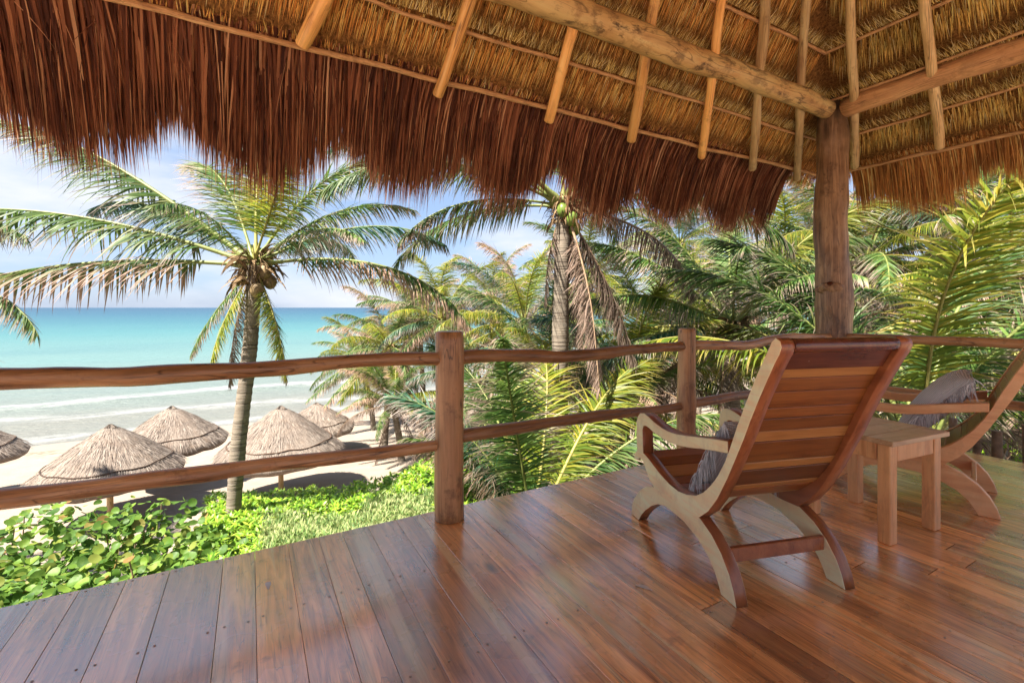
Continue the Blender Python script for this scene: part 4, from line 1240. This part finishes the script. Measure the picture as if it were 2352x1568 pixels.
far_palm(895, 800, 20, 3.6, 1, 'tallest bushy palm of the clump beyond the beach umbrellas', yel=0.35, dry=0.08)
far_palm(965, 745, 22.5, 3.5, 2, 'palm at the right rear of the clump beyond the first rail post', yel=0.35, dry=0.08)
far_palm(835, 835, 23.5, 3.0, 3, 'left palm of the clump standing behind the small dark umbrella', yel=0.35, dry=0.08)
far_palm(905, 930, 17.5, 2.7, 4, 'low palm in front of the clump with fronds arching over the sand', yel=0.4, dry=0.08, lo=0)
far_palm(1205, 745, 15, 3.2, 5, 'palm with a bright top standing between the first rail post and coconut palm', yel=0.5)
far_palm(1105, 880, 15, 2.6, 6, 'small palm with dry brown crown right of the first rail post', n=18, dry=0.6)
far_palm(1480, 760, 13, 3.6, 7, 'palm behind the upper rail left of the second rail post')
far_palm(1440, 900, 10, 2.9, 8, 'short palm with bluish fronds below the upper rail', n=20, lo=10)
far_palm(1620, 700, 18, 3.8, 9, 'palm far behind the second rail post', yel=0.3)
far_palm(1790, 660, 16, 3.8, 10, 'palm behind the upper rail left of the thick post', yel=0.25)
far_palm(1990, 600, 13, 4.2, 11, 'palm just right of the thick post, behind the yellow green one', yel=0.3)
far_palm(2160, 540, 14, 4.2, 12, 'tall palm behind the yellow green fronds, under the right eave', yel=0.25)
far_palm(2330, 640, 11, 4.0, 13, 'palm at the right edge behind the rail', yel=0.25, dry=0.35)
far_palm(2080, 760, 20, 4.0, 14, 'distant palm low between the thick post and the right edge', yel=0.3)
far_palm(2260, 780, 18, 4.0, 15, 'distant palm near the right edge above the far rail', yel=0.3)
far_palm(1350, 640, 22, 3.8, 16, 'distant palm right behind the ringed trunk of the coconut palm', yel=0.3)
far_palm(1880, 560, 24, 4.2, 17, 'distant tall palm hidden partly by the thick post', yel=0.3)
palm((-5.75, 11.8, ground_z(-5.75, 11.8)), (-5.6, 11.8, 1.5), 0.12, 0.1, [(0, 8, 3.4, 'green'), (-12, 34, 3.6, 'green'), (4, -20, 2.7, 'dryish'), (-6, -42, 2.6, 'dry'), (-40, 40, 3.0, 'green'), (180, 30, 3.4, 'green'),
    (200, 0, 3.2, 'green'), (-90, 50, 3.2, 'green'), (-120, 20, 3.0, 'green'), (150, 60, 3.2, 'green')], 'palm outside the left edge whose frond tips reach into the picture')
far_palm(1560, 560, 26, 4.0, 19, 'most distant tall palm over the second rail post', yel=0.2)
far_palm(2470, 520, 16, 4.2, 20, 'tall palm just outside the right edge', yel=0.2)
far_palm(1700, 840, 26, 3.5, 21, 'distant low palm seen under the upper rail beside the chair', yel=0.2)

far_palm(1015, 735, 19, 3.4, 31, 'bright bushy palm right behind the first rail post', yel=0.45, dry=0.05)
far_palm(1255, 880, 11.5, 3.0, 32, 'low green palm between the young palm and the ringed trunk', yel=0.3, dry=0.08)
far_palm(1395, 985, 9.0, 2.4, 33, 'small bluish palm low above the deck edge left of the middle chair', n=18, yel=0.2, dry=0.1)
far_palm(1565, 850, 13, 3.0, 34, 'low palm just behind the second rail post', yel=0.35, dry=0.08)
far_palm(1130, 690, 24, 3.4, 35, 'distant palm top between the first rail post and the coconut palm', yel=0.4, dry=0.08)
far_palm(2200, 900, 11, 3.0, 36, 'low palm behind the right chair cushion', yel=0.4, dry=0.1)

# fallen dry frond on the sand at the left
p = cam_pt(95, 10.8)
o = bpy.data.objects.new('fallen_palm_frond', get_frond(0, 'dry', 0))
link(o, None, Matrix.Translation((p.x - 1.6, p.y - 0.7, ground_z(p.x, p.y) + 0.55)) @ Matrix.Rotation(R(15), 4, 'Z') @ Matrix.Rotation(R(8), 4, 'Y') @ Matrix.Scale(0.6, 4))
tag(o, 'dry brown palm frond lying on the sand behind the round leaved shrub', 'palm frond')

# ------------------------------------------------------------------ sea grape shrub (round leaves)
def leaf_round_mesh(seed):
    r_ = random.Random(seed)
    V = [(0, 0, 0)]; n = 10
    for ring_, rr in ((1, 0.55), (2, 1.0)):
        for k in range(n):
            a = 2 * math.pi * k / n
            q = rr * (1 + 0.06 * math.sin(a * 2 + seed)) * (0.86 if abs(a) < 0.3 or a > 5.9 else 1)
            z = 0.10 * rr * rr + 0.09 * rr * math.sin(2 * a + seed) + r_.uniform(-.015, .015) * rr - 0.12 * abs(math.sin(a)) * (1 - rr)
            V.append((q * math.cos(a) * 0.5, q * math.sin(a) * 0.5, z * 0.5))
    F = []
    for k in range(n):
        F.append((0, 1 + k, 1 + (k+1) % n))
        F.append((1 + k, 11 + k, 11 + (k+1) % n)); F.append((1 + k, 11 + (k+1) % n, 1 + (k+1) % n))
    return np.array(V), np.array(F)
SG = [(0.0, (0.035, 0.09, 0.014)), (0.45, (0.09, 0.18, 0.025)), (0.8, (0.17, 0.27, 0.035)), (0.95, (0.2, 0.23, 0.045)), (1.0, (0.26, 0.14, 0.05))]
def sg_mat():
    t = NT('sea_grape_leaf')
    ge = t.n('NewGeometry'); oi = t.n('ObjectInfo')
    r_ = t.math('FRACT', t.math('ADD', ge.outputs['Random Per Island'], oi.outputs['Random']))
    c = t.ramp(r_, SG)
    vn = t.noise(ge.outputs['Position'], 14, 3, 0.6)
    c = t.mix(c, (0.15, 0.21, 0.04), t.math('MULTIPLY', t.ramp(vn, [(0.55, 0.0), (0.75, 1.0)]), 0.4))
    b = t.bsdf(c, 0.5, None, 0.3)
    tr = t.n('BsdfTranslucent'); g = t.n('Gamma', i={'Gamma': 0.8}); t.l(c, g.inputs['Color']); t.l(g.outputs[0], tr.inputs['Color'])
    ms = t.n('MixShader', i={'Fac': 0.4}); t.l(b, ms.inputs[1]); t.l(tr.outputs[0], ms.inputs[2])
    return t.done(ms.outputs[0])
M_sg = sg_mat()
LV = [leaf_round_mesh(k) for k in range(4)]
LM = [np_mesh('leaf', v, f, M_sg, None, True) for v, f in LV]

def sg_top(u, d):
    """upper surface of the sea grape thicket"""
    vtop = np.interp(u, [-300, 0, 160, 330, 420, 500, 540], [1235, 1225, 1190, 1165, 1190, 1215, 1290])
    zt = 1.15 - (vtop - 706) * 5.2 / 1076
    return zt - 0.10 * (5.2 - d) * 0.6

bp = cam_pt(200, 4.6)
MB_ = T(bp.x, bp.y, ground_z(bp.x, bp.y))
shrub = empty('sea_grape_shrub', MB_, label='shrub with large round leaves below the left part of the deck edge', cat='shrub')
cand = []
sr = random.Random(5)
while len(cand) < 6400:
    u = sr.uniform(-260, 560); d = sr.uniform(3.0, 5.6)
    p = cam_pt(u, d)
    if p.y < 2.75: continue
    zt = float(sg_top(u, d)) + 0.22 * noise.noise(Vector((p.x * 1.7, p.y * 1.7, 3)))
    dep = sr.random() ** 1.6 * 0.75
    if d > 5.0: dep *= 1.5
    z = zt - dep + (0.18 if sr.random() < 0.03 else 0)
    cand.append((dep + 0.12 * d, p.x, p.y, z))
cand.sort()
rest = []
for i, (dep, x, y, z) in enumerate(cand):
    sc = sr.choice([sr.uniform(0.05, 0.085), sr.uniform(0.075, 0.125)]) * (1.15 if i < 290 else 1.0)
    tl = Matrix.Rotation(sr.uniform(0, 6.28), 4, 'Z') @ Matrix.Rotation(sr.gauss(0.5, 0.45), 4, 'Y') @ Matrix.Rotation(sr.gauss(0, 0.4), 4, 'X')
    M = Matrix.Translation((x, y, z)) @ tl @ Matrix.Scale(sc, 4)
    if i < 290:
        link(bpy.data.objects.new('leaf', LM[i % 4]), shrub, M)
    else:
        v, f = LV[i % 4]; Mi = np.array(M)
        rest.append((v @ Mi[:3, :3].T + Mi[:3, 3] - np.array(MB_.translation), f, np.zeros((len(v), 2))))
v, f, u = join(rest)
add_mesh('foliage', np_mesh('foliage', v, f, M_sg, u, True), shrub, MB_)['kind'] = 'stuff'
M_twig = plain_noise_mat('shrub_twig', (0.12, 0.08, 0.05), (0.3, 0.2, 0.13), 12, 0.8)
for k in range(34):
    dep, x, y, z = cand[k * 80]
    g = ground_z(x, y)
    bx_, by_ = x + sr.uniform(-.3, .3), y + sr.uniform(-.2, .2)
    log('stem', (bx_, by_, g), (x, y, z), 0.016, 0.006, M_twig, shrub, 0.05, 8, 5, 0.1, k)

# strappy plant between the shrub and the palm trunk
def spiky(u, d, z, n, L, label):
    p = cam_pt(u, d); M = T(p.x, p.y, z)
    e = empty('strap_leaved_plant', M, label=label, cat='plant')
    for k in range(n):
        a = k * 2.4
        P = A3([[0.02 * math.cos(a), 0.02 * math.sin(a), 0.0]])
        v, f, u_ = blades(P, A3([[math.cos(a) * 0.55, math.sin(a) * 0.55, 1.1]]), A3([[-math.sin(a), math.cos(a), 0]]), L * random.uniform(.7, 1.1), 0.05, 0.9, 6)
        add_mesh('strap_leaf', np_mesh('strap_leaf', v, f, M_sg, u_, True), e, M)
spiky(500, 3.75, -1.42, 14, 0.55, 'dark green plant with long strap leaves beside the palm trunk base')

# ------------------------------------------------------------------ low green dune plants
SCV = [(0.0, (0.10, 0.24, 0.018)), (0.5, (0.22, 0.44, 0.025)), (0.85, (0.38, 0.56, 0.04)), (1.0, (0.55, 0.60, 0.10))]
FEA = [(0.0, (0.08, 0.18, 0.045)), (0.5, (0.20, 0.34, 0.08)), (1.0, (0.44, 0.52, 0.18))]
M_scv = leaf_material('beach_cabbage_leaf', SCV, (0.40, 0.46, 0.08), 0.5, 0.4, 0.4, 0.6, 0.05)
M_fea = leaf_material('feathery_dune_leaf', FEA, (0.50, 0.50, 0.24), 0.7, 0.35, 0.6, 0.45, 0.05)
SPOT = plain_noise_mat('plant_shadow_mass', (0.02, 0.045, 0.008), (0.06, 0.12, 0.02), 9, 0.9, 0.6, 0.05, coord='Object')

def veg_top(u, d):
    mound = 0.8 * math.exp(-((u - 1060) / 150.0) ** 2) * min(1, max(0, (d - 4.6) / 3))
    return -1.42 - 0.235 * (d - 5.0) + mound + 0.12 * noise.noise(Vector((u * 0.012, d * 1.4, 1)))

def rosettes(pts, n_leaf, L, W, mat, name, label, up=0.6, bend=0.8, mass=None, cat=None):
    n = len(pts)
    a = rng.uniform(0, 2 * math.pi, (n, n_leaf)); P = np.repeat(np.array(pts), n_leaf, 0)
    lean = np.repeat(rng.normal(0, 0.25, (n, 3)), n_leaf, 0)
    D = np.stack([np.cos(a.ravel()), np.sin(a.ravel()), rng.normal(up, 0.35, n * n_leaf)], 1) + lean
    S = np.stack([-np.sin(a.ravel()), np.cos(a.ravel()), rng.normal(0, .3, n * n_leaf)], 1)
    sc = np.repeat(rng.uniform(0.7, 1.25, n), n_leaf)
    v, f, u = blades(P, D, S, L * sc * rng.uniform(.7, 1.1, n * n_leaf), W * sc, bend, 3)
    o = link(bpy.data.objects.new(name, np_mesh(name, v, f, mat, u)))
    return tag(o, label, cat, kind='stuff')

pts, pf = [], []
vr = random.Random(9)
while len(pts) < 6800:
    u = vr.uniform(425, 1290); d = vr.uniform(3.2, 9.6)
    p = cam_pt(u, d)
    if p.y < 2.75 or p.y > 10.2: continue
    if d > 9.4 - max(0, (760 - u)) * 0.002 + 0.4 * noise.noise(Vector((u * .02, 0, 0))): continue
    z = veg_top(u, d)
    g = ground_z(p.x, p.y)
    edge = min(1, (u - 420) / 60, (1290 - u) / 70)
    z = g + (z - g) * max(0.25, edge)
    k = noise.noise(Vector((p.x * 0.9, p.y * 0.9, 7)))
    inner = 600 < u < 1000 and d < 6.9 + 0.9 * k
    dep = vr.random() ** 2 * 0.35
    if inner and u < 1000: pf.append((p.x, p.y, z - dep - 0.03))
    else: pts.append((p.x, p.y, z - dep))
rosettes(pts, 7, 0.105, 0.036, M_scv, 'beach_cabbage', 'bright lime green leafy ground cover beyond the first rail post', 0.9, 0.7)
if len(pf) < 100: pf = pts[:100]
pf2 = []
for _ in range(3):
    for q in pf: pf2.append((q[0] + vr.gauss(0, .05), q[1] + vr.gauss(0, .05), q[2] + vr.gauss(0, .03)))
rosettes(pf2, 6, 0.085, 0.013, M_fea, 'dune_sedge', 'soft pale green feathery ground cover against the deck edge by the palm trunk', 1.6, 0.3)

# dark sheet under the plants, shade in its colour, hiding bare sand
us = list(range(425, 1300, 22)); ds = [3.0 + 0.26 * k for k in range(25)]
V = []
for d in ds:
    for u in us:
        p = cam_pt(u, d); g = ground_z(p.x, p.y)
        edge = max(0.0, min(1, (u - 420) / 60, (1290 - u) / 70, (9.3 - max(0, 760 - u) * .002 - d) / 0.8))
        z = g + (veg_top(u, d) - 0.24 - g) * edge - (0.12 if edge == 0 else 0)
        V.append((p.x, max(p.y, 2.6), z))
nx = len(us)
F = [(j*nx+i, j*nx+i+1, (j+1)*nx+i+1, (j+1)*nx+i) for j in range(len(ds)-1) for i in range(nx-1)]
tag(link(bpy.data.objects.new('undergrowth', py_mesh('undergrowth', V, F, SPOT, True))), 'dark sheet with painted shade under the green ground cover', kind='stuff')

def shrub_at(u, d, h, w, label, n=420):
    p = cam_pt(u, d); g = ground_z(p.x, p.y); M = T(p.x, p.y, g)
    e = empty('green_shrub', M, label=label, cat='shrub', group='leafy green shrubs among the palms')
    P = []
    for _ in range(n):
        a = vr.uniform(0, 6.28); r = w * vr.random() ** 0.5; t = vr.random() ** 0.6
        P.append((r * math.cos(a), r * math.sin(a), h * t * (1 - 0.5 * (r / w) ** 2)))
    P = np.array(P); m = 7
    a = rng.uniform(0, 6.28, n * m); PP = np.repeat(P, m, 0)
    D = np.stack([np.cos(a), np.sin(a), rng.normal(0.7, .4, n * m)], 1)
    v, f, u_ = blades(PP, D, np.stack([-np.sin(a), np.cos(a), rng.normal(0, .3, n * m)], 1), rng.uniform(.09, .16, n * m), 0.05, 0.7, 3)
    add_mesh('foliage', np_mesh('foliage', v, f, M_scv, u_), e, M)['kind'] = 'stuff'
    for k in range(7):
        a = k * 0.9
        log('stem', (p.x, p.y, g), (p.x + w * .6 * math.cos(a), p.y + w * .6 * math.sin(a), g + h * 0.7), 0.02, 0.008, M_twig, e, 0.05, 6, 5, 0.1, k)
shrub_at(1150, 10.0, 2.0, 0.8, 'leafy green shrub beside the small dry palm, right of the first rail post')
shrub_at(1420, 9.0, 1.4, 0.8, 'bright green shrub left of the middle chair arm')
shrub_at(1530, 9.5, 1.3, 0.9, 'bright green shrub seen through the middle chair arm')
shrub_at(1720, 17.0, 2.6, 1.2, 'green shrub beside the pale trunks under the upper rail')
shrub_at(2300, 10.5, 2.0, 1.3, 'green shrub beyond the right chair')
shrub_at(2260, 15.0, 2.6, 1.6, 'green shrub behind the leaf stalks above the right chair')
shrub_at(2050, 13.0, 2.0, 1.2, 'green shrub low behind the small table', 380)
shrub_at(1900, 15.0, 2.4, 1.5, 'green shrub behind the thick post', 380)

# short dark stakes by the right deck edge
st = empty('driftwood_stakes', T(5.35, 1.6, -1.9), label='row of short dark stakes standing just outside the right deck edge', cat='fence')
for k, (x, y, h, r) in enumerate(((5.45, 1.72, 0.17, 0.035), (5.42, 1.55, 0.24, 0.03), (5.44, 1.44, 0.12, 0.04), (5.5, 1.28, 0.2, 0.035), (5.46, 1.95, 0.16, 0.03))):
    log('stake', (x, y, -2.2), (x, y, h), r, r * 0.8, M_twig, st, 0.02, 14, 8, 0.3, 200 + k)
print('planks', n_pl, 'objects', len(bpy.data.objects), 'tris', sum(len(m.polygons) for m in bpy.data.meshes))
